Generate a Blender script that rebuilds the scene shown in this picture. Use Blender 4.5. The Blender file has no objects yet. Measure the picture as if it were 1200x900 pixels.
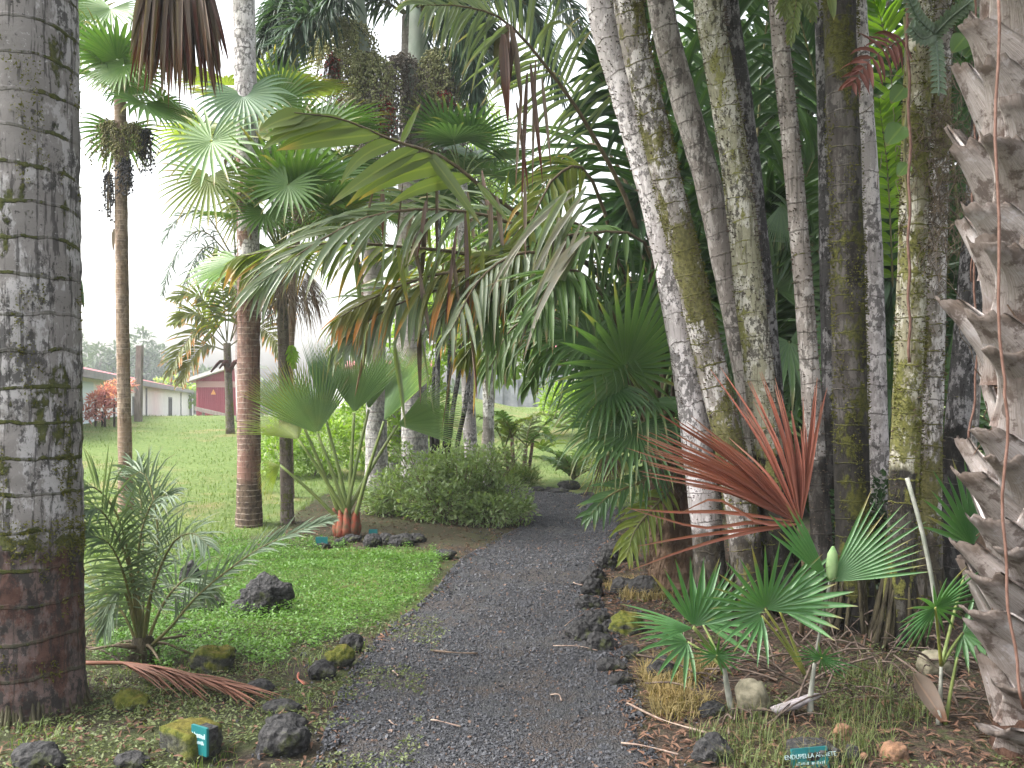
import bpy, math, random
import numpy as np
from mathutils import Vector, Matrix, noise
V = Vector
PI = math.pi
R = random.Random(11)
NR = np.random.RandomState(5)
sc = bpy.context.scene
COL = sc.collection

# ------------------------------------------------------------------ survey: pixel of the 1200x900 photograph + distance -> world
CAM_Z, FPX, HY = 1.55, 1039.0, 470.0
def P(px, py, Y):
    return V(((px - 600) / FPX * Y, Y, CAM_Z + (HY - py) / FPX * Y))
def sm(a, b, x):
    t = min(1.0, max(0.0, (x - a) / (b - a)))
    return t * t * (3 - 2 * t)
def g(x, y):
    lw = sm(0.6, -3.2, x)
    h = 0.05 * min(13, max(0, y - 7)) + 0.012 * min(12, max(0, y - 20)) - 0.015 * max(0, y - 32)
    z = lw * h + 0.22 * sm(-6, -11, x) * sm(14, 20, y) * (1 - sm(30, 60, y))
    z += 1.25 * sm(15, 33, y) * sm(-10, -1, x) * (1 - sm(60, 160, y))
    z += 0.22 * math.exp(-((x - 2.3) / 1.2) ** 2 - ((y - 5.6) / 1.7) ** 2)
    pd = 1 - sm(0.4, 1.1, abs(x - path_mid(y)))
    z += (1 - pd) * (0.035 * noise.noise(V((x * .8, y * .8, 0.3))) + 0.014 * noise.noise(V((x * 3, y * 3, 4))))
    z += .01 * noise.noise(V((x * 1.3, y * 1.3, 9)))
    return z
# path edge stations (Y, left x, right x)
PATH = [(-4, -.75, .62), (0, -.8, .6), (3.0, -.84, .6), (3.75, -.84, .62), (4.88, -.93, .66), (5.75, -.9, .68), (7, -.66, .68), (8.5, -.5, .86), (9.5, -.25, 1.08),
        (10.7, .08, 1.3), (12.4, .28, 1.5), (13.4, .22, 1.5), (14.4, -.2, 1.3), (15.2, -1.2, .9), (15.8, -2.6, .2), (16.3, -5.0, -2.4)]
def path_edges(y):
    for i in range(len(PATH) - 1):
        a, b = PATH[i], PATH[i + 1]
        if y <= b[0]:
            t = max(0, (y - a[0]) / (b[0] - a[0]))
            return a[1] + (b[1] - a[1]) * t, a[2] + (b[2] - a[2]) * t
    return -999.0, -998.0
def path_mid(y):
    a, b = path_edges(min(y, 16.2))
    return (a + b) / 2 if y < 15 else 0.4
def G(px, py):
    """point of the ground seen at a pixel"""
    d = V(((px - 600) / FPX, 1, (HY - py) / FPX))
    y = 2.0
    while y < 90:
        p = V((d.x * y, y, CAM_Z + d.z * y))
        if p.z <= g(p.x, p.y):
            return V((p.x, p.y, g(p.x, p.y)))
        y += 0.02 if y < 12 else 0.08
    return p
def on(x, y, dz=0.0):
    return V((x, y, g(x, y) + dz))

# ------------------------------------------------------------------ objects
ORG = {}
def tag(o, label=None, cat=None, group=None, kind=None):
    if label: o['label'] = label
    if cat: o['category'] = cat
    if group: o['group'] = group
    if kind: o['kind'] = kind
    return o
def thing(name, label, cat, loc, group=None):
    o = bpy.data.objects.new(name, None)
    COL.objects.link(o)
    o.location = loc
    o.empty_display_size = .1
    ORG[o.name] = V(loc)
    return tag(o, label, cat, group)
class MB:
    def __init__(s):
        s.v, s.f, s.uv, s.mi = [], [], [], []
    def add(s, vs, fs, uvs=None, mi=0):
        n = len(s.v)
        s.v.extend(vs)
        s.uv.extend(uvs if uvs else [(0, 0)] * len(vs))
        s.f.extend([tuple(i + n for i in f) for f in fs])
        s.mi.extend([mi] * len(fs))
    def build(s, name, mats, parent=None, org=None, smooth=True):
        if not isinstance(mats, (list, tuple)): mats = [mats]
        if org is None:
            org = ORG[parent.name] if parent else V((0, 0, 0))
        me = bpy.data.meshes.new(name)
        A = np.array([tuple(p) for p in s.v], dtype=np.float32) - np.array(tuple(org), dtype=np.float32)
        me.from_pydata(A.tolist(), [], s.f)
        uvl = me.uv_layers.new(name='UVMap')
        li = np.empty(len(me.loops), dtype=np.int32)
        me.loops.foreach_get('vertex_index', li)
        uvl.data.foreach_set('uv', np.array(s.uv, dtype=np.float32)[li].ravel())
        for m in mats: me.materials.append(m)
        if len(mats) > 1: me.polygons.foreach_set('material_index', s.mi)
        me.polygons.foreach_set('use_smooth', [smooth] * len(me.polygons))
        me.update()
        o = bpy.data.objects.new(name, me)
        COL.objects.link(o)
        if parent: o.parent = parent
        else: o.location = org
        ORG[o.name] = V(org)
        return o
def npmesh(name, verts, faces, mats, org=(0, 0, 0), parent=None, smooth=False, uv=None):
    """faces: (N,k) array, every face k corners"""
    me = bpy.data.meshes.new(name)
    verts = (np.asarray(verts, np.float32) - np.asarray(tuple(org), np.float32))
    faces = np.asarray(faces, np.int32)
    n, k = faces.shape
    me.vertices.add(len(verts)); me.vertices.foreach_set('co', verts.ravel())
    me.loops.add(n * k); me.loops.foreach_set('vertex_index', faces.ravel())
    me.polygons.add(n)
    me.polygons.foreach_set('loop_start', np.arange(0, n * k, k, dtype=np.int32))
    me.polygons.foreach_set('loop_total', np.full(n, k, dtype=np.int32))
    if uv is not None:
        l = me.uv_layers.new(name='UVMap')
        l.data.foreach_set('uv', np.asarray(uv, np.float32)[faces.ravel()].ravel())
    me.update(calc_edges=True)
    me.polygons.foreach_set('use_smooth', [smooth] * n)
    for m in (mats if isinstance(mats, (list, tuple)) else [mats]): me.materials.append(m)
    o = bpy.data.objects.new(name, me)
    COL.objects.link(o)
    if parent: o.parent = parent
    else: o.location = org
    ORG[o.name] = V(org)
    return o
def copy_tree(root, loc, rz=0, scale=1, label=None):
    def cp(o, par):
        c = o.copy(); COL.objects.link(c)
        c.parent = par
        for k in o.children: cp(k, c)
        return c
    r = cp(root, None)
    r.location = loc; r.rotation_euler = (0, 0, rz); r.scale = (scale,) * 3
    if label: r['label'] = label
    ORG[r.name] = V(loc)
    return r

# ------------------------------------------------------------------ materials
def rgb(r, g_, b): return (r, g_, b, 1)
class NT:
    def __init__(s, name):
        s.m = bpy.data.materials.new(name); s.m.use_nodes = True
        s.t = s.m.node_tree; s.t.nodes.clear()
        s.out = s.t.nodes.new('ShaderNodeOutputMaterial')
    def n(s, typ, **kw):
        nd = s.t.nodes.new('ShaderNode' + typ)
        for k, v in kw.items():
            if k.startswith('i_'):
                key = k[2:]; key = int(key) if key.isdigit() else key.replace('_', ' ')
                s.set(nd, key, v)
            else: setattr(nd, k, v)
        return nd
    def set(s, nd, key, v):
        if isinstance(v, bpy.types.NodeSocket): s.t.links.new(v, nd.inputs[key])
        else: nd.inputs[key].default_value = v
    def mix(s, fac, a, b, bt='MIX'):
        nd = s.n('MixRGB', blend_type=bt, i_0=fac, i_1=a, i_2=b); return nd.outputs[0]
    def math(s, op, a, b=0.0, c=0.0, clamp=False):
        nd = s.n('Math', operation=op, use_clamp=clamp, i_0=a, i_1=b, i_2=c); return nd.outputs[0]
    def mapr(s, v, a, b, c=0.0, d=1.0):
        nd = s.n('MapRange', i_0=v, i_1=a, i_2=b, i_3=c, i_4=d); nd.interpolation_type = 'SMOOTHSTEP'; return nd.outputs[0]
    def obj(s): return s.n('TexCoord').outputs['Object']
    def scl(s, vec, sx, sy, sz):
        return s.n('Mapping', i_Vector=vec, i_Scale=(sx, sy, sz)).outputs[0]
    def noise(s, vec, scale, detail=4, rough=.6):
        return s.n('TexNoise', i_Vector=vec, i_Scale=scale, i_Detail=detail, i_Roughness=rough).outputs['Fac']
    def bump(s, h, strength=.5, dist=.01):
        return s.n('Bump', i_Strength=strength, i_Distance=dist, i_Height=h).outputs[0]
    def bsdf(s, col, rough=.8, nrm=None, spec=.3):
        b = s.n('BsdfPrincipled'); s.set(b, 'Base Color', col); s.set(b, 'Roughness', rough)
        s.set(b, 'Specular IOR Level', spec)
        if nrm is not None: s.set(b, 'Normal', nrm)
        return b.outputs[0]
    def done(s, sh):
        s.t.links.new(sh, s.out.inputs[0]); return s.m

def leaf_mat(name, a, b, tip=None, tip0=.8, rough=.42, trans=.28, spec=.4, spots=0.25, yell=1.0):
    n = NT(name)
    isl = n.n('NewGeometry').outputs['Random Per Island']
    ob = n.n('ObjectInfo').outputs['Random']
    co = n.obj()
    f = n.math('ADD', n.math('MULTIPLY', isl, .55), n.math('MULTIPLY', ob, .45))
    c = n.mix(f, rgb(*a), rgb(*b))
    c = n.mix(n.math('MULTIPLY', n.mapr(n.noise(co, 5), .45, .75), spots), c, rgb(a[0] * 1.9, a[1] * 1.3, a[2] * .8))
    uv = n.n('UVMap').outputs[0]
    sp = n.n('SeparateXYZ', i_0=uv)
    # paler midrib
    mid = n.mapr(n.math('ABSOLUTE', n.math('SUBTRACT', sp.outputs[0], .5)), .0, .09, .3, 0)
    c = n.mix(mid, c, rgb(min(1, b[0] * 2.2 + .03), min(1, b[1] * 1.7 + .04), b[2] * 1.6))
    if tip:
        t = n.math('ADD', sp.outputs[1], n.math('MULTIPLY', n.math('SUBTRACT', isl, .5), .55))
        c = n.mix(n.mapr(t, tip0 - .12, tip0 + .12), c, rgb(*tip))
    wav = n.noise(n.scl(uv, 22, 1.2, 1), 3, 2)
    bs = n.bsdf(c, rough, n.bump(wav, .25, .004), spec)
    tc = n.mix(1.0, c, rgb(1.35 * yell, 1.5, .55), 'MULTIPLY')
    tr = n.n('BsdfTranslucent', i_Color=tc).outputs[0]
    ms = n.n('MixShader', i_0=trans, i_1=bs, i_2=tr)
    return n.done(ms.outputs[0])

def bark_mat(name, base, dark, light, ring=.09, ringc=None, ringw=.12, darkamt=.5, lightamt=.4, moss=.0, mossc=(.065, .062, .016), mossc2=(.135, .125, .038),
             low=None, lowz=1.0, sc_=1.0, bump=.6, ringbump=1.0, streak=.5, lowmoss=0.0):
    n = NT(name)
    co = n.obj()
    sp = n.n('SeparateXYZ', i_0=n.n('UVMap').outputs[0])
    vz = sp.outputs[1]
    oz = n.n('SeparateXYZ', i_0=co).outputs[2]
    rs = n.n('ObjectInfo').outputs['Random']
    co2 = n.n('VectorMath', operation='ADD', i_0=co, i_1=n.n('CombineXYZ', i_0=n.math('MULTIPLY', rs, 30.0), i_1=3.0, i_2=n.math('MULTIPLY', rs, 17.0)).outputs[0]).outputs[0]
    st = n.scl(co2, 1, 1, .45)
    n1 = n.noise(st, 8 * sc_, 8, .72); n2 = n.noise(co2, 40 * sc_, 6, .75); n3 = n.noise(co2, 2.2 * sc_, 5, .62)
    n4 = n.noise(n.scl(co2, 1, 1, .07), 42 * sc_, 4, .65); n5 = n.noise(n.scl(co2, 1.2, 1.2, .8), 17 * sc_, 6, .7)
    c = rgb(*base)
    lightf = lightamt
    if low:
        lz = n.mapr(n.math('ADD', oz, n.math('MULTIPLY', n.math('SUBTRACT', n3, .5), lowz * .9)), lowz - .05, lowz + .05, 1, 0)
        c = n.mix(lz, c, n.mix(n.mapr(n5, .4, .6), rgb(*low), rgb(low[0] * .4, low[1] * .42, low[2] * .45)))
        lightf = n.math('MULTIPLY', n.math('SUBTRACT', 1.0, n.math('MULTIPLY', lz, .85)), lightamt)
    # pale lichen crust, large then fine
    c = n.mix(n.math('MULTIPLY', n.mapr(n.math('ADD', n.math('MULTIPLY', n1, .6), n.math('MULTIPLY', n3, .4)), .485, .525), lightf), c, rgb(*light))
    # algae-black blotches, streaks and specks
    d = n.math('ADD', n.math('MULTIPLY', n5, .55), n.math('MULTIPLY', n3, .45))
    c = n.mix(n.math('MULTIPLY', n.mapr(d, .515, .555), darkamt), c, rgb(*dark))
    c = n.mix(n.math('MULTIPLY', n.mapr(n4, .53, .62), streak), c, rgb(*dark))
    c = n.mix(n.math('MULTIPLY', n.mapr(n2, .60, .65), darkamt), c, rgb(*dark))
    c = n.mix(n.math('MULTIPLY', n.mapr(n2, .40, .34), lightf), c, rgb(*light))
    # leaf scar rings
    warp = n.math('MULTIPLY', n.math('SUBTRACT', n3, .5), ring * .8)
    fr = n.math('FRACT', n.math('DIVIDE', n.math('ADD', vz, warp), ring))
    rg = n.mapr(n.math('ABSOLUTE', n.math('SUBTRACT', fr, .5)), ringw * .4, ringw, 1, 0)
    if ringc: c = n.mix(n.math('MULTIPLY', rg, n.mapr(n1, .42, .58, .08, .72)), c, rgb(*ringc))
    h = n.math('ADD', n.math('ADD', n1, n.math('MULTIPLY', n2, .5)), n.math('MULTIPLY', rg, ringbump))
    if moss > 0:
        lo = 0.70 - moss * .36
        mf = n.math('ADD', n.math('MULTIPLY', n.noise(n.scl(co2, 1.3, 1.3, .55), 3.1 * sc_, 7, .66), .75), n.math('MULTIPLY', n5, .25))
        mf = n.math('ADD', mf, n.math('MULTIPLY', rg, .07))
        if lowmoss:
            band = n.mapr(n.math('ABSOLUTE', n.math('SUBTRACT', n.math('ADD', oz, n.math('MULTIPLY', n.math('SUBTRACT', n3, .5), lowz * .9)), lowz + .03)), 0.0, .10, lowmoss, 0)
            mf = n.math('ADD', mf, band)
        mk = n.mapr(mf, lo, lo + .035)
        mc = n.mix(n.mapr(n2, .38, .62), rgb(*mossc), rgb(*mossc2))
        c = n.mix(n.math('MULTIPLY', mk, .93), c, mc)
        h = n.math('ADD', h, n.math('MULTIPLY', mk, n.math('ADD', .6, n2)))
    return n.done(n.bsdf(c, .88, n.bump(h, bump, .014), .2))

def plain(name, a, b=None, scale=8, rough=.8, bump=.2, spec=.3, st=(1, 1, 1), dist=.01):
    n = NT(name); co = n.scl(n.obj(), *st)
    f = n.noise(co, scale, 5, .65)
    c = n.mix(n.mapr(f, .35, .65), rgb(*a), rgb(*(b or a)))
    return n.done(n.bsdf(c, rough, n.bump(n.noise(co, scale * 3, 5, .7), bump, dist), spec))

M = {}
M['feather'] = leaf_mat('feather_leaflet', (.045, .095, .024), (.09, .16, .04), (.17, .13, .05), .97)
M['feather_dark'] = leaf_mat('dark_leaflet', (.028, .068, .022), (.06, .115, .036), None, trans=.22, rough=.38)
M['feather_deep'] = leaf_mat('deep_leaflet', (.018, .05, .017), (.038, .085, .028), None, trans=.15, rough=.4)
M['feather_lime'] = leaf_mat('lime_leaflet', (.085, .125, .035), (.13, .17, .05), (.23, .17, .06), .97, trans=.34)
M['feather_silver'] = leaf_mat('silver_leaflet', (.10, .145, .08), (.20, .24, .155), (.26, .22, .14), .93, rough=.34, trans=.32, spec=.6)
M['feather_yellow'] = leaf_mat('yellow_tip_leaflet', (.10, .14, .03), (.18, .20, .045), (.36, .21, .045), .80, trans=.42)
M['feather_orange'] = leaf_mat('orange_tip_leaflet', (.09, .12, .03), (.16, .15, .035), (.42, .17, .035), .74, trans=.34)
M['fan'] = leaf_mat('fan_leaf', (.055, .125, .03), (.105, .19, .045), (.20, .17, .06), .95, trans=.24)
M['fan_mid'] = leaf_mat('drooping_fan_leaf', (.038, .095, .03), (.09, .165, .06), (.18, .18, .07), .93, trans=.3, rough=.36, spec=.5)
M['fan_yellow'] = leaf_mat('yellowing_fan_leaf', (.14, .19, .04), (.21, .25, .055), (.30, .23, .08), .9, trans=.4)
M['fan_blue'] = leaf_mat('blue_green_fan_leaf', (.085, .16, .09), (.12, .20, .11), (.2, .2, .1), .97, trans=.26, rough=.45)
M['fan_young'] = leaf_mat('grey_green_blade', (.14, .225, .11), (.21, .30, .155), (.24, .24, .13), .95, trans=.36, rough=.42)
M['fan_seed'] = leaf_mat('young_fan_leaf', (.045, .135, .045), (.08, .19, .065), (.2, .17, .06), .98, trans=.26, rough=.3, spec=.55)
M['foxtail'] = leaf_mat('foxtail_leaflet', (.03, .065, .042), (.06, .105, .065), None, trans=.2, rough=.45)
M['date'] = leaf_mat('date_leaflet', (.085, .135, .08), (.16, .21, .145), (.22, .21, .13), .96, trans=.2, rough=.45, spec=.3)
M['bright'] = leaf_mat('sunlit_leaf', (.11, .22, .02), (.18, .30, .03), None, trans=.5)  # green brightened to carry light from behind; a small fern shares it
M['dead_grey'] = leaf_mat('dead_grey_leaf', (.13, .10, .085), (.25, .20, .17), (.16, .09, .06), .85, rough=.75, trans=.12, spec=.15)
M['dead_silver'] = leaf_mat('dead_silver_leaf', (.22, .22, .18), (.36, .35, .31), (.2, .15, .11), .9, rough=.6, trans=.15, spec=.25)
M['dead_brown'] = leaf_mat('dead_brown_leaf', (.085, .055, .05), (.22, .16, .15), (.11, .045, .035), .6, rough=.75, trans=.12, spec=.15)
M['dead_red'] = leaf_mat('dead_red_leaf', (.24, .085, .062), (.40, .165, .125), (.3, .15, .11), .85, rough=.65, trans=.1, spec=.2, spots=.4)
M['dead_frond'] = leaf_mat('fallen_frond_leaflet', (.075, .035, .024), (.19, .085, .055), (.16, .08, .05), .8, rough=.6, trans=.05, spec=.2)
M['rachis'] = plain('rachis_green', (.09, .10, .035), (.14, .12, .05), 6, .5)
M['rachis_brown'] = plain('rachis_brown', (.07, .05, .03), (.13, .10, .06), 10, .7)
M['petiole'] = plain('petiole_green', (.12, .17, .05), (.16, .19, .06), 6, .45)
M['petiole_yellow'] = plain('petiole_yellow', (.24, .24, .05), (.16, .19, .05), 5, .45)
M['petiole_grey'] = plain('petiole_grey', (.26, .26, .23), (.16, .17, .14), 14, .7)
M['fibre'] = plain('brown_fibre', (.10, .065, .045), (.20, .135, .095), 14, .95, 1.0, .1, (1, 1, .3), .03)
n = NT('grey_leaf_base')
uv_ = n.n('UVMap').outputs[0]; co = n.obj()
f1 = n.noise(n.scl(uv_, 30, 1.2, 1), 2.0, 5, .7); f2 = n.noise(co, 9, 6, .7); f3 = n.noise(co, 45, 4, .7)
vy = n.n('SeparateXYZ', i_0=uv_).outputs[1]
isl = n.n('ObjectInfo').outputs['Random']
c = n.mix(n.mapr(f1, .35, .68), rgb(.42, .385, .375), rgb(.24, .20, .185))
c = n.mix(n.math('MULTIPLY', isl, .35), c, rgb(.25, .20, .17))
c = n.mix(n.math('MULTIPLY', n.mapr(f2, .5, .6), .8), c, rgb(.085, .06, .05))
c = n.mix(n.math('MULTIPLY', n.mapr(f2, .43, .36), .55), c, rgb(.45, .42, .43))
c = n.mix(n.math('MULTIPLY', n.mapr(n.math('ADD', vy, n.math('MULTIPLY', f2, .4)), .95, 1.2), .8), c, rgb(.10, .075, .06))
c = n.mix(n.math('MULTIPLY', n.mapr(vy, .3, .0), .6), c, rgb(.09, .05, .035))
M['boot'] = n.done(n.bsdf(c, .85, n.bump(n.math('ADD', n.math('MULTIPLY', f1, 1.2), n.math('ADD', f2, n.math('MULTIPLY', f3, .4))), 1.0, .012), .2))
M['boot_core'] = plain('red_brown_core', (.035, .02, .015), (.075, .042, .03), 9, .9, 1.0, .1, (1, 1, .4), .03)

M['bark_big'] = bark_mat('grey_ringed_bark', (.20, .185, .18), (.028, .026, .025), (.40, .385, .39), ring=.175, ringc=(.05, .05, .03), ringw=.07, darkamt=.8, lightamt=.75,
                         moss=.40, mossc=(.04, .05, .012), mossc2=(.085, .09, .02), low=(.085, .045, .036), lowz=.86, bump=.8, ringbump=.5, sc_=.9, streak=.75, lowmoss=.16)
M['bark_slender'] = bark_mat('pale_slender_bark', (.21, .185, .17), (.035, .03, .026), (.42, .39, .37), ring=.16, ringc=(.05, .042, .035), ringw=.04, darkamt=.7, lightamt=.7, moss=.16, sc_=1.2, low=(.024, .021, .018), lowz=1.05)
M['bark_white'] = bark_mat('white_lichen_bark', (.36, .33, .33), (.04, .036, .034), (.60, .56, .57), ring=.2, ringc=(.06, .05, .04), ringw=.03, darkamt=.75, lightamt=.9, moss=.10, sc_=1.5, streak=.3, low=(.06, .05, .036), lowz=.62)
M['bark_mossy'] = bark_mat('mossy_slender_bark', (.19, .17, .155), (.035, .03, .026), (.5, .47, .46), ring=.15, ringc=(.05, .04, .03), ringw=.04, darkamt=.8, lightamt=.8, moss=.58, mossc=(.07, .068, .022), mossc2=(.14, .13, .045), sc_=1.1, low=(.06, .05, .036), lowz=.62)
M['bark_moss_dark'] = bark_mat('dark_mossy_bark', (.038, .033, .030), (.012, .011, .010), (.2, .185, .175), ring=.11, ringc=(.10, .088, .075), ringw=.05, darkamt=.7, lightamt=.25, moss=.52, mossc=(.032, .034, .009), mossc2=(.085, .085, .018), sc_=1.1, low=(.024, .021, .018), lowz=1.25)
M['bark_moss_brown'] = bark_mat('mossy_brown_bark', (.12, .095, .08), (.04, .033, .028), (.26, .235, .21), ring=.09, ringc=(.2, .17, .15), ringw=.07, darkamt=.6, lightamt=.35, moss=.46, mossc=(.06, .065, .02), mossc2=(.13, .135, .04), sc_=1.2)
M['bark_yellow'] = bark_mat('yellow_mossy_bark', (.20, .185, .125), (.035, .03, .022), (.46, .44, .38), ring=.13, ringc=(.07, .06, .03), ringw=.04, darkamt=.8, lightamt=.7, moss=.56, mossc=(.075, .078, .018), mossc2=(.165, .16, .045), sc_=1.2, low=(.024, .021, .018), lowz=1.0)
M['bark_lime'] = bark_mat('lime_lichen_bark', (.26, .25, .18), (.04, .036, .028), (.50, .48, .43), ring=.15, ringc=(.06, .05, .035), ringw=.035, darkamt=.85, lightamt=.85, moss=.40, mossc=(.15, .15, .045), mossc2=(.26, .26, .09), sc_=1.4, low=(.024, .021, .018), lowz=1.05)
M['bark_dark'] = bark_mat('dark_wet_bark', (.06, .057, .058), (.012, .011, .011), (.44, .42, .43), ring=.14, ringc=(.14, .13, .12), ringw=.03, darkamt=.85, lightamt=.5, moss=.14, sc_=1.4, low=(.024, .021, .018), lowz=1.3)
M['bark_brown'] = bark_mat('brown_ringed_bark', (.17, .095, .075), (.05, .03, .025), (.34, .27, .23), ring=.065, ringc=(.36, .29, .25), ringw=.11, darkamt=.5, lightamt=.25, moss=.10, mossc=(.05, .05, .02), low=(.12, .085, .06), lowz=.5)
M['bark_thin'] = bark_mat('tan_ringed_bark', (.2, .14, .10), (.05, .035, .028), (.36, .29, .24), ring=.06, ringc=(.34, .27, .22), ringw=.12, darkamt=.55, lightamt=.3, moss=.16)
M['bark_far'] = bark_mat('smooth_grey_bark', (.30, .26, .255), (.16, .13, .12), (.5, .48, .46), ring=.13, ringc=(.2, .165, .16), ringw=.08, darkamt=.3, lightamt=.35, moss=0)
M['bark_fox'] = bark_mat('ringed_foxtail_bark', (.27, .235, .23), (.12, .10, .095), (.55, .53, .51), ring=.13, ringc=(.17, .14, .135), ringw=.09, darkamt=.35, lightamt=.35, moss=.04, low=(.34, .325, .31), lowz=1.6, streak=.2)
M['bark_lichen'] = bark_mat('lichen_spotted_bark', (.22, .20, .185), (.05, .045, .04), (.66, .64, .62), ring=.2, darkamt=.7, lightamt=1.0, moss=.14, sc_=1.0)
M['bark_tree'] = plain('tree_bark', (.06, .05, .04), (.14, .12, .1), 8, .9, .8)
M['crownshaft'] = plain('grey_green_shaft', (.27, .33, .26), (.34, .38, .32), 4, .5, .1)
# ------------------------------------------------------------------ shape generators
def spline(pts, n):
    """Catmull-Rom through pts, n samples"""
    pts = [V(p) for p in pts]
    if len(pts) == 2: return [pts[0].lerp(pts[1], i / (n - 1)) for i in range(n)]
    q = [pts[0] * 2 - pts[1]] + pts + [pts[-1] * 2 - pts[-2]]
    out = []
    m = len(pts) - 1
    for i in range(n):
        t = i / (n - 1) * m
        k = min(int(t), m - 1); t -= k
        a, b, c, d = q[k:k + 4]
        out.append(.5 * ((2 * b) + (c - a) * t + (2 * a - 5 * b + 4 * c - d) * t * t + (3 * b - a - 3 * c + d) * t ** 3))
    return out
def tube(mb, pts, rad, n=8, mi=0, cap=True, rough=0.0, ph=0.0, fl=1.0):
    pts = [V(p) for p in pts]
    m = len(pts)
    if not isinstance(rad, (list, tuple)): rad = [rad] * m
    vs, uv = [], []
    ref = V((1, 0, 0)) if abs((pts[-1] - pts[0]).normalized().x) < .8 else V((0, 1, 0))
    dist = 0
    for i in range(m):
        t = (pts[min(i + 1, m - 1)] - pts[max(i - 1, 0)])
        t = t.normalized() if t.length > 1e-9 else V((0, 0, 1))
        a = (ref - t * ref.dot(t)).normalized(); b = t.cross(a)
        if i: dist += (pts[i] - pts[i - 1]).length
        for k in range(n):
            an = 2 * PI * k / n + ph
            r = rad[i]
            if rough: r *= 1 + rough * noise.noise(V((math.cos(an) * 2 + ph, math.sin(an) * 2, dist * 5)))
            vs.append(pts[i] + a * (math.cos(an) * r) + b * (math.sin(an) * r * fl))
            uv.append((k / n, dist))
    fs = []
    for i in range(m - 1):
        for k in range(n):
            k2 = (k + 1) % n
            fs.append((i * n + k, i * n + k2, (i + 1) * n + k2, (i + 1) * n + k))
    if cap:
        fs.append(tuple(range(n - 1, -1, -1))); fs.append(tuple((m - 1) * n + k for k in range(n)))
    mb.add(vs, fs, uv, mi)
def strip(mb, pts, ws, sides, nrms, fold, mi=0):
    vs, uv, fs = [], [], []
    m = len(pts)
    for i in range(m):
        s = sides[i] * (ws[i] / 2); nn = nrms[i] * (fold * ws[i])
        vs += [pts[i] - s + nn, pts[i] - nn, pts[i] + s + nn]
        t = i / (m - 1); uv += [(0, t), (.5, t), (1, t)]
    for i in range(m - 1):
        a = i * 3
        fs += [(a, a + 1, a + 4, a + 3), (a + 1, a + 2, a + 5, a + 4)]
    mb.add(vs, fs, uv, mi)
ZDN = V((0, 0, -1))
def leaflet(mb, p0, d0, L, w, droop, up, rows=5, fold=.18, mi=0, twist=0.0, blunt=0.0):
    d = d0.normalized(); p = V(p0)
    pts, ws, sd, nr = [], [], [], []
    st = L / rows
    for i in range(rows + 1):
        t = i / rows
        s = d.cross(up)
        s = s.normalized() if s.length > 1e-4 else V((1, 0, 0))
        nn = s.cross(d).normalized()
        if twist:
            q = Matrix.Rotation(twist * t, 3, d); s = q @ s; nn = q @ nn
        wt = min(1, .35 + t * 3.2) * (1 - t ** 2.6 * (1 - blunt)) + .015
        pts.append(V(p)); ws.append(w * wt); sd.append(s); nr.append(nn)
        d = (d + ZDN * (droop / rows * (.4 + 1.2 * t))).normalized()
        p += d * st
    strip(mb, pts, ws, sd, nr, fold, mi)
def feather(mb, rmb, rach, n=40, ll=.5, lw=.03, droop=.8, a0=65, a1=25, lift=20, s0=.14, r0=.016, rows=5, fox=0, rnd=R, up=None, fold=.18, prof=.45, twist=.45, drop=0.0, blunt=0.0, seg=14, sides=(-1, 1)):
    """a pinnate frond along the points rach; leaflets into mb, midrib into rmb"""
    rp = spline(rach, seg)
    if rmb is not None:
        tube(rmb, rp, [r0 * (1 - .88 * i / (seg - 1)) for i in range(seg)], 6)
    for k in range(n):
        s = s0 + (1 - s0) * (k + .5) / n
        x = s * (seg - 1); i = min(int(x), seg - 2); f = x - i
        p = rp[i].lerp(rp[i + 1], f); T = (rp[i + 1] - rp[i]).normalized()
        u0 = V(up) if up is not None else V((0, 0, 1))
        S = T.cross(u0)
        if S.length < .15: S = T.cross(V((.3, 1, .2)))
        S.normalize(); N = S.cross(T).normalized()
        u = (s - s0) / (1 - s0)
        a = math.radians(a0 + (a1 - a0) * u)
        pl = (math.sin(PI * (.12 + .80 * u)) ** prof) * (1 - .35 * u)
        for side in sides:
            if drop and rnd.random() < drop: continue
            lf = math.radians(lift + rnd.uniform(-10, 10))
            if fox: lf = math.radians(rnd.choice((-55, -20, 15, 45, 70)) + rnd.uniform(-12, 12))
            aa = a + rnd.gauss(0, .11)
            d = T * math.cos(aa) + (S * (side * math.cos(lf)) + N * math.sin(lf)) * math.sin(aa)
            br = rnd.random() < .09
            leaflet(mb, p, d, ll * pl * rnd.uniform(.8, 1.12) * (.75 if br else 1), lw * rnd.uniform(.8, 1.15), droop * rnd.uniform(.3, 1.8) * (2.6 if br else 1), N, rows, fold, 0, rnd.uniform(-twist, twist), blunt)
def arch(base, az, elev, L, bend, n=8):
    p = V(base); pts = [V(p)]
    th = elev
    h = V((math.cos(az), math.sin(az), 0))
    for i in range(n):
        p = p + (h * math.cos(th) + V((0, 0, math.sin(th)))) * (L / n)
        pts.append(V(p)); th -= bend / n * (.5 + i / n)
    return pts
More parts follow.
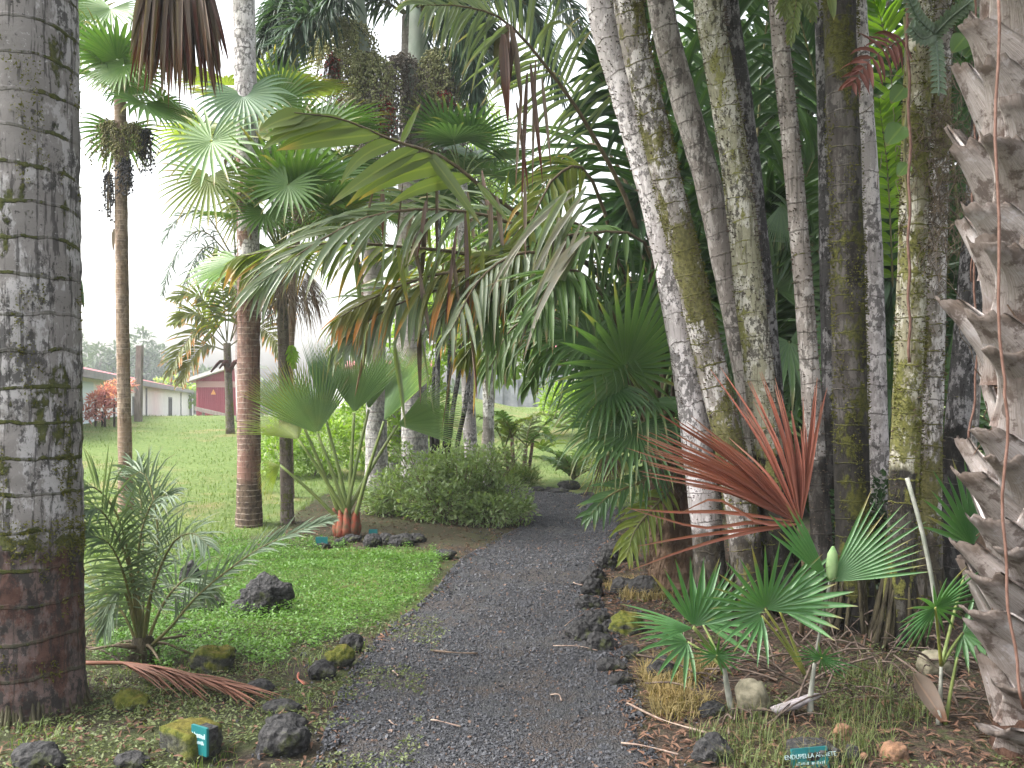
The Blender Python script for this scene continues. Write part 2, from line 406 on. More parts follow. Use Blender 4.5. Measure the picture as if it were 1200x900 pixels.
def fan(mb, hub, A, N, Rr, nseg=24, spread=280, split=.5, cup=.1, droop=.25, wf=1.0, rows=7, rnd=R, fold=.16, jit=.06, side=.72, dstart=None, mess=0.0, te=1.5):
    """a palmate blade: pleated segments joined to split, free and drooping beyond"""
    A = V(A).normalized(); N = V(N); N = (N - A * N.dot(A)).normalized(); S = N.cross(A)
    sp = math.radians(spread); dp = sp / nseg
    if dstart is None: dstart = split * .7
    for k in range(nseg):
        ph = -sp / 2 + (k + .5) * dp
        L = Rr * (side + (1 - side) * (.5 + .5 * math.cos(ph))) * rnd.uniform(1 - jit, 1 + jit)
        d = A * math.cos(ph) + S * math.sin(ph)
        q = d.cross(N).normalized()
        sg = droop * (rnd.uniform(.6, 1.4) if not mess else rnd.uniform(1 - mess, 1 + mess))
        if mess: L *= rnd.uniform(1 - .3 * mess, 1.05)
        pts, ws, sd, nr = [], [], [], []
        p = V(hub); prev = 0
        dd = (d + N * cup).normalized()
        jx = rnd.uniform(-.05, .05) * (1 + 6 * mess)
        for i in range(rows + 1):
            t = .03 + .97 * i / rows
            p = p + dd * (L * (t - prev)); prev = t
            if t < split: w = 2 * L * t * math.tan(dp / 2) * 1.02
            else: w = 2 * L * split * math.tan(dp / 2) * (1 - ((t - split) / (1 - split)) ** te) + .001
            pts.append(V(p)); ws.append(w * wf); sd.append(q); nr.append(N)
            if t > dstart: dd = (dd + ZDN * (sg * 2.2 / rows) * (t - dstart) / (1 - dstart) * 2 + q * (jx / rows if t > split else 0)).normalized()
        strip(mb, pts, ws, sd, nr, fold, 0)
def fanleaf(root, base, hub, Rr, mat, A=None, N=None, pr=.012, pmat='petiole', sag=.12, name='leaf', **kw):
    """one leaf: blade as a part, petiole as its sub-part"""
    base, hub = V(base), V(hub)
    mid = (base + hub) / 2 + V((0, 0, sag * (hub - base).length))
    mb = MB()
    pt = spline([base, mid, hub], 8)
    A = V(A) if A is not None else (pt[-1] - pt[-2])
    if N is None:
        N = V((0, 0, 1)) - A.normalized() * A.normalized().z
        if N.length < .2: N = V((0, -1, .2))
    fan(mb, hub, A, N, Rr, **kw)
    lf = mb.build(name, M[mat], root)
    if pr:
        pm = MB(); tube(pm, pt, [pr * (1 - .45 * i / 7) for i in range(8)], 6)
        pm.build('petiole', M[pmat], lf)
    return lf
def frond(root, rach, mat, rmat='rachis', name='frond', **kw):
    mb, rm = MB(), MB()
    feather(mb, rm, rach, **kw)
    f = mb.build(name, M[mat], root)
    rm.build('rachis', M[rmat], f)
    return f
def trunk(root, pts, r, mat, n=16, seg=40, ring=0, ringamp=.03, rough=.06, flare=.25, name='trunk', taper=.15, flh=.3):
    pp = spline(pts, seg)
    L = sum((pp[i + 1] - pp[i]).length for i in range(seg - 1))
    rr = []; d = 0
    for i in range(seg):
        if i: d += (pp[i] - pp[i - 1]).length
        q = r * (1 - taper * d / L) * (1 + flare * math.exp(-d / flh))
        if ring: q *= 1 + ringamp * (1 if abs((d / ring) % 1 - .5) > .38 else 0)
        rr.append(q)
    mb = MB(); tube(mb, pp, rr, n, rough=rough, ph=R.uniform(0, 6))
    return mb.build(name, M[mat], root)
def blobs(name, pts, rads, mat, parent):
    """many little balls (fruit) as one cluster mesh"""
    base = np.array([(1, 0, 0), (-1, 0, 0), (0, 1, 0), (0, -1, 0), (0, 0, 1), (0, 0, -1)], float)
    fc = np.array([(0, 2, 4), (2, 1, 4), (1, 3, 4), (3, 0, 4), (2, 0, 5), (1, 2, 5), (3, 1, 5), (0, 3, 5)])
    vs = np.concatenate([np.array(p)[None] + base * r for p, r in zip(pts, rads)])
    fs = np.concatenate([fc + 6 * i for i in range(len(pts))])
    return npmesh(name, vs, fs, mat, ORG[parent.name], parent, True)
def fruit(root, top, L, W, n, mat, name='fruit_cluster', r=.012, strands=26, smat='rachis_brown', rnd=R):
    top = V(top); pts, rads = [], []; mb = MB()
    for s in range(strands):
        a = rnd.uniform(0, 2 * PI); w = W * rnd.uniform(.2, 1); l = L * rnd.uniform(.5, 1)
        e = top + V((math.cos(a) * w, math.sin(a) * w, -l)); m_ = top + V((math.cos(a) * w * .8, math.sin(a) * w * .8, -l * .3))
        sp = spline([top, m_, e], 10)
        tube(mb, sp[::3], .004, 3, cap=False)
        for k in range(n // strands):
            p = sp[rnd.randint(2, 9)] + V((rnd.gauss(0, 1), rnd.gauss(0, 1), rnd.gauss(0, 1))) * (r * 1.6)
            pts.append(tuple(p)); rads.append(r * rnd.uniform(.7, 1.2))
    c = blobs(name, pts, rads, mat, root)
    mb.build('stalk', M[smat], c)
    return c
def leafcloud(P_, D_, U_, L_, W_, fold=.12, curl=.15):
    """diamond leaves with a fold: arrays of base point, direction, up, length, width -> verts, quads(tri pairs)"""
    D_ = D_ / np.linalg.norm(D_, axis=1)[:, None]
    S_ = np.cross(D_, U_); S_ /= (np.linalg.norm(S_, axis=1)[:, None] + 1e-9)
    N_ = np.cross(S_, D_)
    L_, W_ = L_[:, None], W_[:, None]
    a = P_; m = P_ + D_ * L_ * .5 - N_ * W_ * fold
    l = P_ + D_ * L_ * .42 - S_ * W_ * .5 + N_ * W_ * fold; r = P_ + D_ * L_ * .42 + S_ * W_ * .5 + N_ * W_ * fold
    t = P_ + D_ * L_ - N_ * L_ * curl
    vs = np.stack([a, l, m, r, t], 1).reshape(-1, 3)
    i = np.arange(len(P_))[:, None] * 5
    tri = np.concatenate([i + [[0, 2, 1]], i + [[0, 3, 2]], i + [[1, 2, 4]], i + [[2, 3, 4]]], 1).reshape(-1, 3)
    uv = np.tile(np.array([(.5, 0), (0, .4), (.5, .5), (1, .4), (.5, 1)]), (len(P_), 1))
    return vs, tri, uv
def crown_leaves(name, root, blobs_, n, ls, mat, shell=.55, asp=.45, down=.3):
    """foliage spread through clumps (centre, radius vector); one mesh"""
    Ps, Ds = [], []
    tot = sum(b[1][0] * b[1][1] + b[1][2] * b[1][0] for b in blobs_)
    for c, rr in blobs_:
        k = int(n * (rr[0] * rr[1] + rr[2] * rr[0]) / tot)
        d = NR.normal(size=(k, 3)); d /= np.linalg.norm(d, axis=1)[:, None]
        rad = shell + (1 - shell) * NR.rand(k) ** .6
        rad *= 1 + .22 * np.array([noise.noise(V(tuple(q * 2.1 + np.array(tuple(c))))) for q in d])
        Ps.append(np.array(tuple(c)) + d * rad[:, None] * np.array(rr))
        dd = d + NR.normal(size=(k, 3)) * .7; dd[:, 2] -= down
        Ds.append(dd)
    Ps = np.concatenate(Ps); Ds = np.concatenate(Ds); k = len(Ps)
    L_ = ls * NR.uniform(.6, 1.3, k)
    U_ = NR.normal(size=(k, 3)) * .6 + np.array([0, 0, 1.0])
    vs, tri, uv = leafcloud(Ps, Ds, U_, L_, L_ * asp)
    return npmesh(name, vs, tri, M[mat], ORG[root.name], root, True, uv)
def ico(sub):
    import bmesh
    bm = bmesh.new(); bmesh.ops.create_icosphere(bm, subdivisions=sub, radius=1)
    v = np.array([tuple(q.co) for q in bm.verts]); bm.verts.index_update()
    f = np.array([[q.index for q in fc.verts] for fc in bm.faces]); bm.free()
    return v, f
ICO3 = ico(4); ICO1 = ico(1)
def rockmesh(name, loc, size, mat, seed, parent=None, lump=.32, flat=None, rz=0, boxy=0.0):
    v, f = ICO3
    out = []
    for p in v:
        q = V(tuple(p))
        if boxy:
            m = max(abs(q.x), abs(q.y), abs(q.z)); q = q.lerp(q / m * .85, boxy)
        k = 1 + lump * noise.noise(q * 1.1 + V((seed * 7.3, seed, 2))) + lump * .45 * noise.noise(q * 3 + V((seed, 3, seed))) + lump * .2 * noise.noise(q * 8 + V((seed, 9, 1)))
        q = q * k
        if flat and q.y < -flat: q.y = -flat + (q.y + flat) * .06
        q = V((q.x * size[0], q.y * size[1], q.z * size[2]))
        q.rotate(Matrix.Rotation(rz, 3, 'Z'))
        out.append(tuple(q + V(loc)))
    return npmesh(name, out, f, mat, loc, parent, True)
def box(mb, lo, hi, mi=0):
    x0, y0, z0 = lo; x1, y1, z1 = hi
    mb.add([V(p) for p in ((x0, y0, z0), (x1, y0, z0), (x1, y1, z0), (x0, y1, z0), (x0, y0, z1), (x1, y0, z1), (x1, y1, z1), (x0, y1, z1))],
           [(0, 3, 2, 1), (4, 5, 6, 7), (0, 1, 5, 4), (1, 2, 6, 5), (2, 3, 7, 6), (3, 0, 4, 7)], None, mi)
def prism(mb, ring, dvec, mi=0):
    """polygon ring extruded by dvec"""
    n = len(ring); a = [V(p) for p in ring]; b = [p + V(dvec) for p in a]
    mb.add(a + b, [tuple(range(n))[::-1], tuple(range(n, 2 * n))] + [(i, (i + 1) % n, n + (i + 1) % n, n + i) for i in range(n)], None, mi)
# ================================================================== camera, light, air
cam = bpy.data.cameras.new('camera'); co_ = bpy.data.objects.new('camera', cam); COL.objects.link(co_)
co_.location = (0, 0, CAM_Z); co_.rotation_euler = (PI / 2, 0, 0)
cam.sensor_width = 36; cam.lens = 36 * FPX / 1200; cam.shift_y = (HY - 450) / 1200
cam.clip_start = .05; cam.clip_end = 2000
sc.camera = co_
w = bpy.data.worlds.new('World'); sc.world = w; w.use_nodes = True
wt = w.node_tree; bg = wt.nodes['Background']
sky = wt.nodes.new('ShaderNodeTexSky'); sky.sky_type = 'NISHITA'; sky.sun_disc = False
SUN_EL, SUN_AZ = math.radians(50), math.radians(-98)
sky.sun_elevation = SUN_EL; sky.sun_rotation = SUN_AZ
sky.air_density = 1.6; sky.dust_density = 6.0; sky.ozone_density = .6
hs = wt.nodes.new('ShaderNodeHueSaturation'); hs.inputs['Saturation'].default_value = .26
wt.links.new(sky.outputs[0], hs.inputs['Color']); wt.links.new(hs.outputs[0], bg.inputs[0])
bg.inputs[1].default_value = .15
sl = bpy.data.lights.new('sun', 'SUN'); so = bpy.data.objects.new('sun', sl); COL.objects.link(so)
sl.energy = 1.5; sl.angle = math.radians(24); sl.color = (1, .985, .955)
sd = V((math.sin(SUN_AZ) * math.cos(SUN_EL), math.cos(SUN_AZ) * math.cos(SUN_EL), math.sin(SUN_EL)))
so.rotation_euler = sd.to_track_quat('Z', 'Y').to_euler(); so.location = (0, 0, 40)
vs_ = sc.view_settings
vs_.view_transform = 'Standard'; vs_.look = 'None'; vs_.gamma = 1; vs_.exposure = 2.0; vs_.use_curve_mapping = False
sc.cycles.max_bounces = 8; sc.cycles.transmission_bounces = 4; sc.cycles.diffuse_bounces = 4; sc.cycles.use_denoising = True

HAZE = .0013
# ================================================================== ground, path
def zone(x, y):
    """(lawn, litter) weights of the soil sheet"""
    l, r = path_edges(y)
    n1 = noise.noise(V((x * .9, y * .9, 3))) * .35 + noise.noise(V((x * 3.1, y * 3.1, 5))) * .25
    lawn = 0.0
    if x < 0.5 or y > 13:
        lawn = sm(8.6, 10.2, y + n1 * 2)
        if -5.2 < x < -.55:
            lawn = max(lawn, sm(6.0, 6.6, y + n1) * sm(-.5, -.9, x + n1 * .4) * (1 - sm(8.9, 9.4, y)))
        if x < -5: lawn = 1
        if -2.6 < x < .5 and 8.9 < y < 12.4: lawn *= .12
    lit = 1 - sm(.0, 1.5, abs(x - 1.6) - .9) if 3 < y < 9 else 0
    if -2.4 < x < .6 and 8.7 < y < 12.4: lit = .85
    if y > 17: lawn = 1
    return min(1, max(0, lawn)), min(1, max(0, lit))
def grid_axis(lo, hi, fine_lo, fine_hi, st):
    a = list(np.arange(fine_lo, fine_hi + 1e-6, st)); s = st; p = fine_hi
    while p < hi: s *= 1.16; p += s; a.append(p)
    s = st; p = fine_lo; b = []
    while p > lo: s *= 1.16; p -= s; b.append(p)
    return b[::-1] + a
gx = grid_axis(-420, 420, -5, 5, .12); gy = grid_axis(-60, 900, 2.4, 17, .12)
vs, cols = [], []
for y in gy:
    for x in gx:
        vs.append((x, y, g(x, y))); cols.append(zone(x, y) + (0, 1))
nx = len(gx)
ii = np.arange(len(gy) - 1)[:, None] * nx + np.arange(nx - 1)[None]
ii = ii.reshape(-1, 1)
fs = np.concatenate([ii, ii + 1, ii + nx + 1, ii + nx], 1)
n = NT('ground_soil')
co = n.obj(); at = n.n('Attribute', attribute_name='zone').outputs['Color']
spx = n.n('SeparateColor', i_0=at)
nz = n.noise(co, 1.6, 5, .65); nf = n.noise(co, 14, 5, .7); nff = n.noise(co, 55, 4, .7)
soil = n.mix(n.mapr(nf, .35, .65), rgb(.045, .036, .028), rgb(.026, .024, .019))
soil = n.mix(n.mapr(nff, .5, .7), soil, rgb(.08, .062, .045))
soil = n.mix(n.math('MULTIPLY', n.mapr(nz, .42, .6), .55), soil, rgb(.05, .07, .022))
lit = n.mix(n.mapr(nff, .4, .65), rgb(.028, .021, .017), rgb(.08, .055, .042))
soil = n.mix(n.math('MULTIPLY', spx.outputs[1], n.mapr(nf, .38, .55)), soil, lit)
lawn = n.mix(n.mapr(nf, .35, .65), rgb(.07, .115, .03), rgb(.125, .165, .055))
lawn = n.mix(n.math('MULTIPLY', n.mapr(n.noise(co, .55, 5, .7), .5, .66), .6), lawn, rgb(.22, .17, .09))
lawn = n.mix(n.math('MULTIPLY', n.mapr(nff, .55, .7), .5), lawn, rgb(.2, .2, .09))
c = n.mix(spx.outputs[0], soil, lawn)
m_ground = n.done(n.bsdf(c, .95, n.bump(n.math('ADD', nff, nf), .7, .03), .1))
gr = npmesh('ground', vs, fs, m_ground, smooth=True)
ca = gr.data.color_attributes.new('zone', 'FLOAT_COLOR', 'POINT')
ca.data.foreach_set('color', np.array(cols, np.float32).ravel())
tag(gr, 'dark soil and rising green lawn of the garden', None, None, 'structure')

n = NT('gravel_bed')
co = n.obj()
vo = n.n('TexVoronoi', i_Vector=co, i_Scale=85.0); vc = n.n('TexVoronoi', i_Vector=co, i_Scale=140.0)
nz = n.noise(co, 2.0, 5, .65)
c = n.mix(n.mapr(n.n('SeparateColor', i_0=vo.outputs['Color']).outputs[0], .1, .9), rgb(.017, .0172, .019), rgb(.054, .055, .061))
c = n.mix(n.math('MULTIPLY', n.mapr(nz, .42, .58), .8), c, rgb(.042, .031, .027))
h = n.math('ADD', vo.outputs['Distance'], n.math('MULTIPLY', vc.outputs['Distance'], .5))
m_path = n.done(n.bsdf(c, .62, n.bump(h, 1.0, .02), .4))
vs, fs = [], []
ys = list(np.arange(-4, 16.2, .12)); K = 17
for j, y in enumerate(ys):
    l, r = path_edges(y)
    l += .10 * noise.noise(V((0, y * 1.7, 1))) + .05 * noise.noise(V((3, y * 6, 1))); r += .08 * noise.noise(V((9, y * 1.9, 1))) + .05 * noise.noise(V((6, y * 6, 1)))
    for k in range(K):
        u = k / (K - 1); x = l + (r - l) * u
        vs.append((x, y, g(x, y) + (.014 if 0 < k < K - 1 else -.02)))
for j in range(len(ys) - 1):
    for k in range(K - 1): fs.append((j * K + k, j * K + k + 1, (j + 1) * K + k + 1, (j + 1) * K + k))
tag(npmesh('path', vs, fs, m_path, smooth=True), 'winding path of dark lava gravel', None, None, 'structure')

# gravel stones
Y_ = 2.6 + 12.5 * NR.rand(100000) ** 1.9
pts = []
for y in Y_:
    l, r = path_edges(y); u = NR.rand()
    if noise.noise(V((u * 2.2, y * 1.1, 40))) + .5 * noise.noise(V((u * 7, y * 4, 41))) > .16 and NR.rand() < .75: continue
    if NR.rand() < .12: u = u * 1.6 - .3 if NR.rand() < .5 else u
    x = l + (r - l) * u
    pts.append((x, y, g(x, y) + .014))
pts = np.array(pts); k = len(pts)
sz = NR.uniform(.0028, .0066, k) * (1 + .7 * (NR.rand(k) > .93)) * (1 + .05 * pts[:, 1])
cb = np.array([(x, y, z) for z in (-1, 1) for y in (-1, 1) for x in (-1, 1)], float) * .75
an = NR.uniform(0, 6.28, (k, 3))
def rotm(an):
    ca, sa = np.cos(an), np.sin(an); o = np.ones(len(an)); z = np.zeros(len(an))
    Rz = np.stack([np.stack([ca[:, 0], -sa[:, 0], z], 1), np.stack([sa[:, 0], ca[:, 0], z], 1), np.stack([z, z, o], 1)], 1)
    Rx = np.stack([np.stack([o, z, z], 1), np.stack([z, ca[:, 1], -sa[:, 1]], 1), np.stack([z, sa[:, 1], ca[:, 1]], 1)], 1)
    return Rz @ Rx
lump = cb[None] * NR.uniform(.6, 1.25, (k, 8, 1)) * NR.uniform(.75, 1.15, (k, 1, 3))
vv = np.einsum('nij,nkj->nki', rotm(an), lump) * sz[:, None, None] + pts[:, None]
fc = np.array([(0, 2, 3, 1), (4, 5, 7, 6), (0, 1, 5, 4), (1, 3, 7, 5), (3, 2, 6, 7), (2, 0, 4, 6)])
ff = (np.arange(k)[:, None, None] * 8 + fc[None]).reshape(-1, 4)
n = NT('lava_gravel')
isl = n.n('NewGeometry').outputs['Random Per Island']
c = n.mix(isl, rgb(.021, .0215, .0245), rgb(.062, .064, .073)); c = n.mix(n.mapr(isl, .965, .97), c, rgb(.13, .085, .065))
m_grav = n.done(n.bsdf(c, .6, n.bump(n.noise(n.obj(), 180, 3), .6, .004), .3))
tag(npmesh('gravel', vv.reshape(-1, 3), ff, m_grav), 'loose dark lava gravel covering the path', 'gravel', None, 'stuff')

# grass blades and ground cover --------------------------------------------------------------
def blades(name, P_, h, wd, mat, lean=.5):
    k = len(P_)
    a = NR.uniform(0, 6.28, k); hh = h * NR.uniform(.5, 1.4, k); ln = lean * NR.uniform(.1, 1.3, k)
    d = np.stack([np.cos(a), np.sin(a), np.zeros(k)], 1); s = np.stack([-np.sin(a), np.cos(a), np.zeros(k)], 1)
    ww = (wd * NR.uniform(.6, 1.3, k))[:, None]
    z = np.array([0, 0, 1.0])
    m1 = P_ + d * (hh * ln * .35)[:, None] + z * (hh * .6)[:, None]
    t = P_ + d * (hh * ln)[:, None] + z * (hh * (1 - .25 * ln))[:, None]
    vs = np.stack([P_ - s * ww, P_ + s * ww, m1 - s * ww * .7, m1 + s * ww * .7, t], 1).reshape(-1, 3)
    i = np.arange(k)[:, None] * 5
    tri = np.concatenate([i + [[0, 1, 3]], i + [[0, 3, 2]], i + [[2, 3, 4]]], 1).reshape(-1, 3)
    uv = np.tile(np.array([(0, 0), (1, 0), (0, .5), (1, .5), (.5, 1)]), (k, 1))
    return npmesh(name, vs, tri, M[mat], (0, 0, 0), None, True, uv)
M['grass'] = leaf_mat('lawn_blade', (.065, .115, .028), (.125, .175, .05), (.26, .22, .09), .88, trans=.3, rough=.5, spec=.25)
M['grass_fine'] = leaf_mat('fine_tuft_blade', (.06, .09, .03), (.12, .15, .055), (.2, .16, .08), .75, trans=.25, rough=.5, spec=.25)
M['grass_dry'] = leaf_mat('dry_blade', (.16, .13, .06), (.24, .19, .09), None, trans=.2, rough=.7, spec=.15)
M['weed'] = leaf_mat('weed_leaf', (.06, .085, .03), (.125, .15, .065), None, trans=.25, rough=.5, spec=.3)
M['clover'] = leaf_mat('clover_leaf', (.045, .115, .016), (.095, .19, .035), None, trans=.3, rough=.42, spec=.35)
def scatter(n_, xr, yr, test, ypow=1.0, wedge=True):
    out = []
    while len(out) < n_:
        y = yr[0] + (yr[1] - yr[0]) * R.random() ** ypow
        lo, hi = xr
        if wedge: lo, hi = max(lo, -.62 * y - .3), min(hi, .62 * y + .3)
        if hi <= lo: continue
        x = R.uniform(lo, hi)
        if test(x, y): out.append((x, y, g(x, y) - .004))
    return np.array(out)
def off_path(x, y, m=.05):
    l, r = path_edges(y) if y < 16.2 else (99, 99)
    return x < l - m or x > r + m
pg = scatter(60000, (-20, 20), (8.4, 34), lambda x, y: off_path(x, y) and zone(x, y)[0] > .2 + .5 * R.random() and noise.noise(V((x * .6, y * .6, 50))) + .5 * noise.noise(V((x * 2, y * 2, 51))) > -.35 + .3 * (R.random() - .5), 1.5)
tag(blades('lawn_grass', pg, .05, .005, 'grass', .8), 'green lawn grass on the slope behind the palms', 'grass', None, 'stuff')
# bright low ground cover beside the path
CP = [G(*q) for q in ((195, 800), (255, 775), (330, 772), (395, 745), (455, 735), (500, 705), (522, 672), (505, 652), (380, 640), (250, 640), (130, 690), (120, 760))]
def inpoly(x, y, poly=None):
    poly = poly or CP; ins = False; j = len(poly) - 1
    for i in range(len(poly)):
        a, b = poly[i], poly[j]
        if (a.y > y) != (b.y > y) and x < (b.x - a.x) * (y - a.y) / (b.y - a.y) + a.x: ins = not ins
        j = i
    return ins
def incover(x, y):
    return inpoly(x + .26 * noise.noise(V((x * 2, y * 2, 7))) + .16 * noise.noise(V((x * 7, y * 7, 7))), y + .5 * noise.noise(V((x * 2, y * 2, 2))) + .25 * noise.noise(V((x * 6, y * 6, 3)))) and off_path(x, y)
pc = scatter(42000, (-4, 0), (4.9, 10), incover)
k = len(pc)
dens = np.array([.5 + .9 * noise.noise(V((p[0] * 2.4, p[1] * 2.4, 1))) for p in pc])
pc[:, 2] += (.012 + .05 * NR.rand(k)) * (.6 + 1.6 * np.clip(dens, 0, 1.4))
D_ = NR.normal(size=(k, 3)); D_[:, 2] = np.abs(D_[:, 2]) * .4 + .1
vs, tri, uv = leafcloud(pc, D_, NR.normal(size=(k, 3)) * .35 + [0, 0, 1], NR.uniform(.012, .03, k), NR.uniform(.009, .022, k))
tag(npmesh('ground_cover', vs, tri, M['clover'], (0, 0, 0), None, True, uv), 'bright green clover-like ground cover left of the path', 'ground cover', None, 'stuff')
# weeds and thin grass in the shaded beds
def in_weed(x, y):
    q = noise.noise(V((x * 2.2, y * 2.2, 12))) + .4 * noise.noise(V((x * 6, y * 6, 12)))
    l, r = path_edges(y)
    if l - .05 < x < r + .15:
        return x < l + .45 and q > .0 and y < 6.3
    if x < l: return q > -.22
    return q > (.16 if y < 4.7 else .35)
pw = scatter(26000, (-4, 3.2), (2.7, 7.6), lambda x, y: in_weed(x, y) and not (x < 0 and incover(x, y)))
k = len(pw); pw[:, 2] += .008 + .03 * NR.rand(k)
D_ = NR.normal(size=(k, 3)); D_[:, 2] = np.abs(D_[:, 2]) * .5
vs, tri, uv = leafcloud(pw, D_, NR.normal(size=(k, 3)) * .4 + [0, 0, 1], NR.uniform(.01, .03, k), NR.uniform(.006, .015, k))
tag(npmesh('weeds', vs, tri, M['weed'], (0, 0, 0), None, True, uv), 'small pale weeds creeping over the shaded soil', 'weeds', None, 'stuff')
GT = [G(*q) for q in ((880, 860), (1000, 850), (1020, 800), (1060, 840), (880, 895), (935, 890), (830, 880), (1010, 880), (960, 895))]
def in_tuft(x, y):
    return any((x - q.x) ** 2 + (y - q.y) ** 2 < .035 * R.random() ** .5 for q in GT)
tag(blades('grass_tufts', scatter(1700, (.8, 2.4), (3.2, 5.2), in_tuft), .10, .0018, 'grass_fine', 1.0), 'thin grass tufts under the small fan palms', 'grass', None, 'stuff')
DT = [G(*q) for q in ((750, 820), (770, 800), (730, 825), (800, 790), (760, 700), (740, 690), (780, 830))]
tag(blades('dry_grass', scatter(3000, (.3, 2.8), (3.8, 8), lambda x, y: off_path(x, y) and any((x - q.x) ** 2 + (y - q.y) ** 2 < .06 * R.random() for q in DT)), .09, .003, 'grass_dry', 1.3),
    'dry straw-coloured grass right of the path', 'grass', None, 'stuff')
pe = scatter(1500, (-3.2, 0), (3.0, 6.2), lambda x, y: off_path(x, y, 0) and noise.noise(V((x * 3, y * 3, 30))) > .1)
tag(blades('sparse_grass', pe, .06, .0025, 'grass', 1.0), 'sparse grass blades among the weeds on the left', 'grass', None, 'stuff')
# leaf litter
pl = scatter(13000, (-3.2, 3.2), (2.7, 12.2), lambda x, y: off_path(x, y, -.12) and not (x < 0 and incover(x, y)) and (x > 0 or R.random() < .55) and not (y > 9 and zone(x, y)[0] > .4), 1.3)
k = len(pl); pl[:, 2] += .012 + .02 * NR.rand(k)
D_ = NR.normal(size=(k, 3)); D_[:, 2] *= .18
M['litter'] = leaf_mat('leaf_litter', (.05, .028, .022), (.17, .10, .07), None, trans=.05, rough=.8, spec=.15)
vs, tri, uv = leafcloud(pl, D_, NR.normal(size=(k, 3)) * .3 + [0, 0, 1], NR.uniform(.02, .075, k), NR.uniform(.006, .02, k), .2, .2)
tag(npmesh('leaf_litter', vs, tri, M['litter'], (0, 0, 0), None, True, uv), 'brown dead leaf litter on the beds beside the path', 'leaf litter', None, 'stuff')
# twigs that lie on the path
M['twig'] = plain('pale_twig', (.3, .24, .19), (.16, .11, .09), 12, .8)
M['twig_dark'] = plain('dark_twig', (.05, .038, .03), (.1, .07, .05), 12, .8)
TW = [((505, 768), (560, 772), 'twig_dark', 'thin dark curved twig lying across the gravel in mid path', .008),
      ((505, 850), (540, 860), 'twig', 'longest pale straw on the near gravel', .005), ((645, 820), (658, 828), 'twig', 'short pale chip of straw right of the path centre', .005),
      ((456, 850), (466, 857), 'twig', 'pale straw at the left edge of the near gravel', .004), ((460, 792), (467, 799), 'twig', 'small pale chip on the left of the gravel', .006),
      ((648, 762), (700, 768), 'twig', 'pale twig by the dark rocks at the right path edge', .004), ((662, 738), (684, 725), 'twig', 'slanting pale twig against the dark border rocks', .004),
      ((728, 877), (795, 892), 'twig', 'long pale curved twig at the bottom right of the path', .005), ((735, 830), (830, 868), 'twig', 'long reddish stick lying on the right bed', .006),
      ((350, 795), (357, 808), 'dead_red', 'short red bract on the soil left of the path', .008), ((672, 686), (683, 690), 'twig', 'white chip near the right border rocks', .006),
      ((860, 850), (874, 812), 'twig', 'upright reddish stick before the pale round stone', .004)]
for a, b, mt, lb, r_ in TW:
    p, q = G(*a), G(*b); mb = MB()
    pts = spline([p + V((0, 0, .025)), (p + q) / 2 + V((R.uniform(-.03, .03), R.uniform(-.05, .05), .035)), q + V((0, 0, .028))], 9)
    tube(mb, pts, [r_ * (.7 + .3 * math.sin(i)) for i in range(9)], 5)
    tag(mb.build('twig', M[mt], None, p), lb, 'twig', 'twigs and chips on the ground')

# ================================================================== rocks
n = NT('lava_rock')
co = n.obj(); a = n.noise(co, 5, 6, .7); b = n.noise(co, 24, 5, .7)
vo = n.n('TexVoronoi', i_Vector=co, i_Scale=34.0).outputs['Distance']
c = n.mix(n.mapr(b, .35, .7), rgb(.013, .013, .014), rgb(.05, .048, .048))
c = n.mix(n.math('MULTIPLY', n.mapr(a, .55, .66), .8), c, rgb(.055, .065, .02))
c = n.mix(n.mapr(b, .70, .76), c, rgb(.11, .105, .10))
M['lava'] = n.done(n.bsdf(c, .85, n.bump(n.math('ADD', b, n.math('MULTIPLY', vo, .7)), 1.0, .03), .3))
n = NT('mossy_rock')
co = n.obj(); a = n.noise(co, 4, 6, .7); b = n.noise(co, 30, 5, .7)
up = n.n('SeparateXYZ', i_0=n.n('NewGeometry').outputs['Normal']).outputs[2]
c = n.mix(n.mapr(b, .35, .65), rgb(.025, .026, .022), rgb(.075, .075, .065))
c = n.mix(n.mapr(n.math('ADD', up, n.math('MULTIPLY', a, 1.2)), .55, 1.0), c, n.mix(n.mapr(b, .4, .6), rgb(.045, .055, .01), rgb(.10, .105, .02)))
c = n.mix(n.math('MULTIPLY', n.mapr(n.math('ADD', up, a), 1.3, 1.5), .35), c, rgb(.12, .075, .02))
M['mossrock'] = n.done(n.bsdf(c, .92, n.bump(n.math('ADD', b, a), .9, .03), .15))
M['rock_pale'] = plain('pale_stone', (.20, .18, .13), (.075, .07, .045), 12, .85, .5)
M['rock_orange'] = plain('orange_stone', (.22, .12, .07), (.09, .055, .036), 16, .9, .9)
def rock(px, py, wpx, hpx, label, mat='lava', seed=None, group=None, cat='rock', name='rock', rz=0, dep=.8, **kw):
    p = G(px, py); s = p.y / FPX
    hz = hpx * s / 2
    p = p + V((0, wpx * s / 2 * dep * .6, 0)); p.z = g(p.x, p.y)
    root = p + V((0, 0, hz * .5))
    o = rockmesh(name, root, (wpx * s / 2 * 1.02, wpx * s / 2 * dep, hz * 1.12), M[mat], seed or R.uniform(1, 90), None, rz=rz, **kw)
    return tag(o, label, cat, group)
rock(300, 722, 62, 46, 'large jagged grey rock in the bright ground cover', lump=.6, seed=3)
rock(222, 690, 26, 34, 'dark upright stump of rock behind the young date palm')
rock(225, 715, 60, 22, 'low flat rock behind the young date palm', lump=.5)
rock(245, 790, 52, 36, 'squared mossy rock just above the fallen brown frond', 'mossrock', boxy=.6)
rock(302, 815, 34, 20, 'dark rock at the tip of the fallen frond')
rock(327, 838, 46, 17, 'flat smooth dark rock right of the fallen frond', lump=.2)
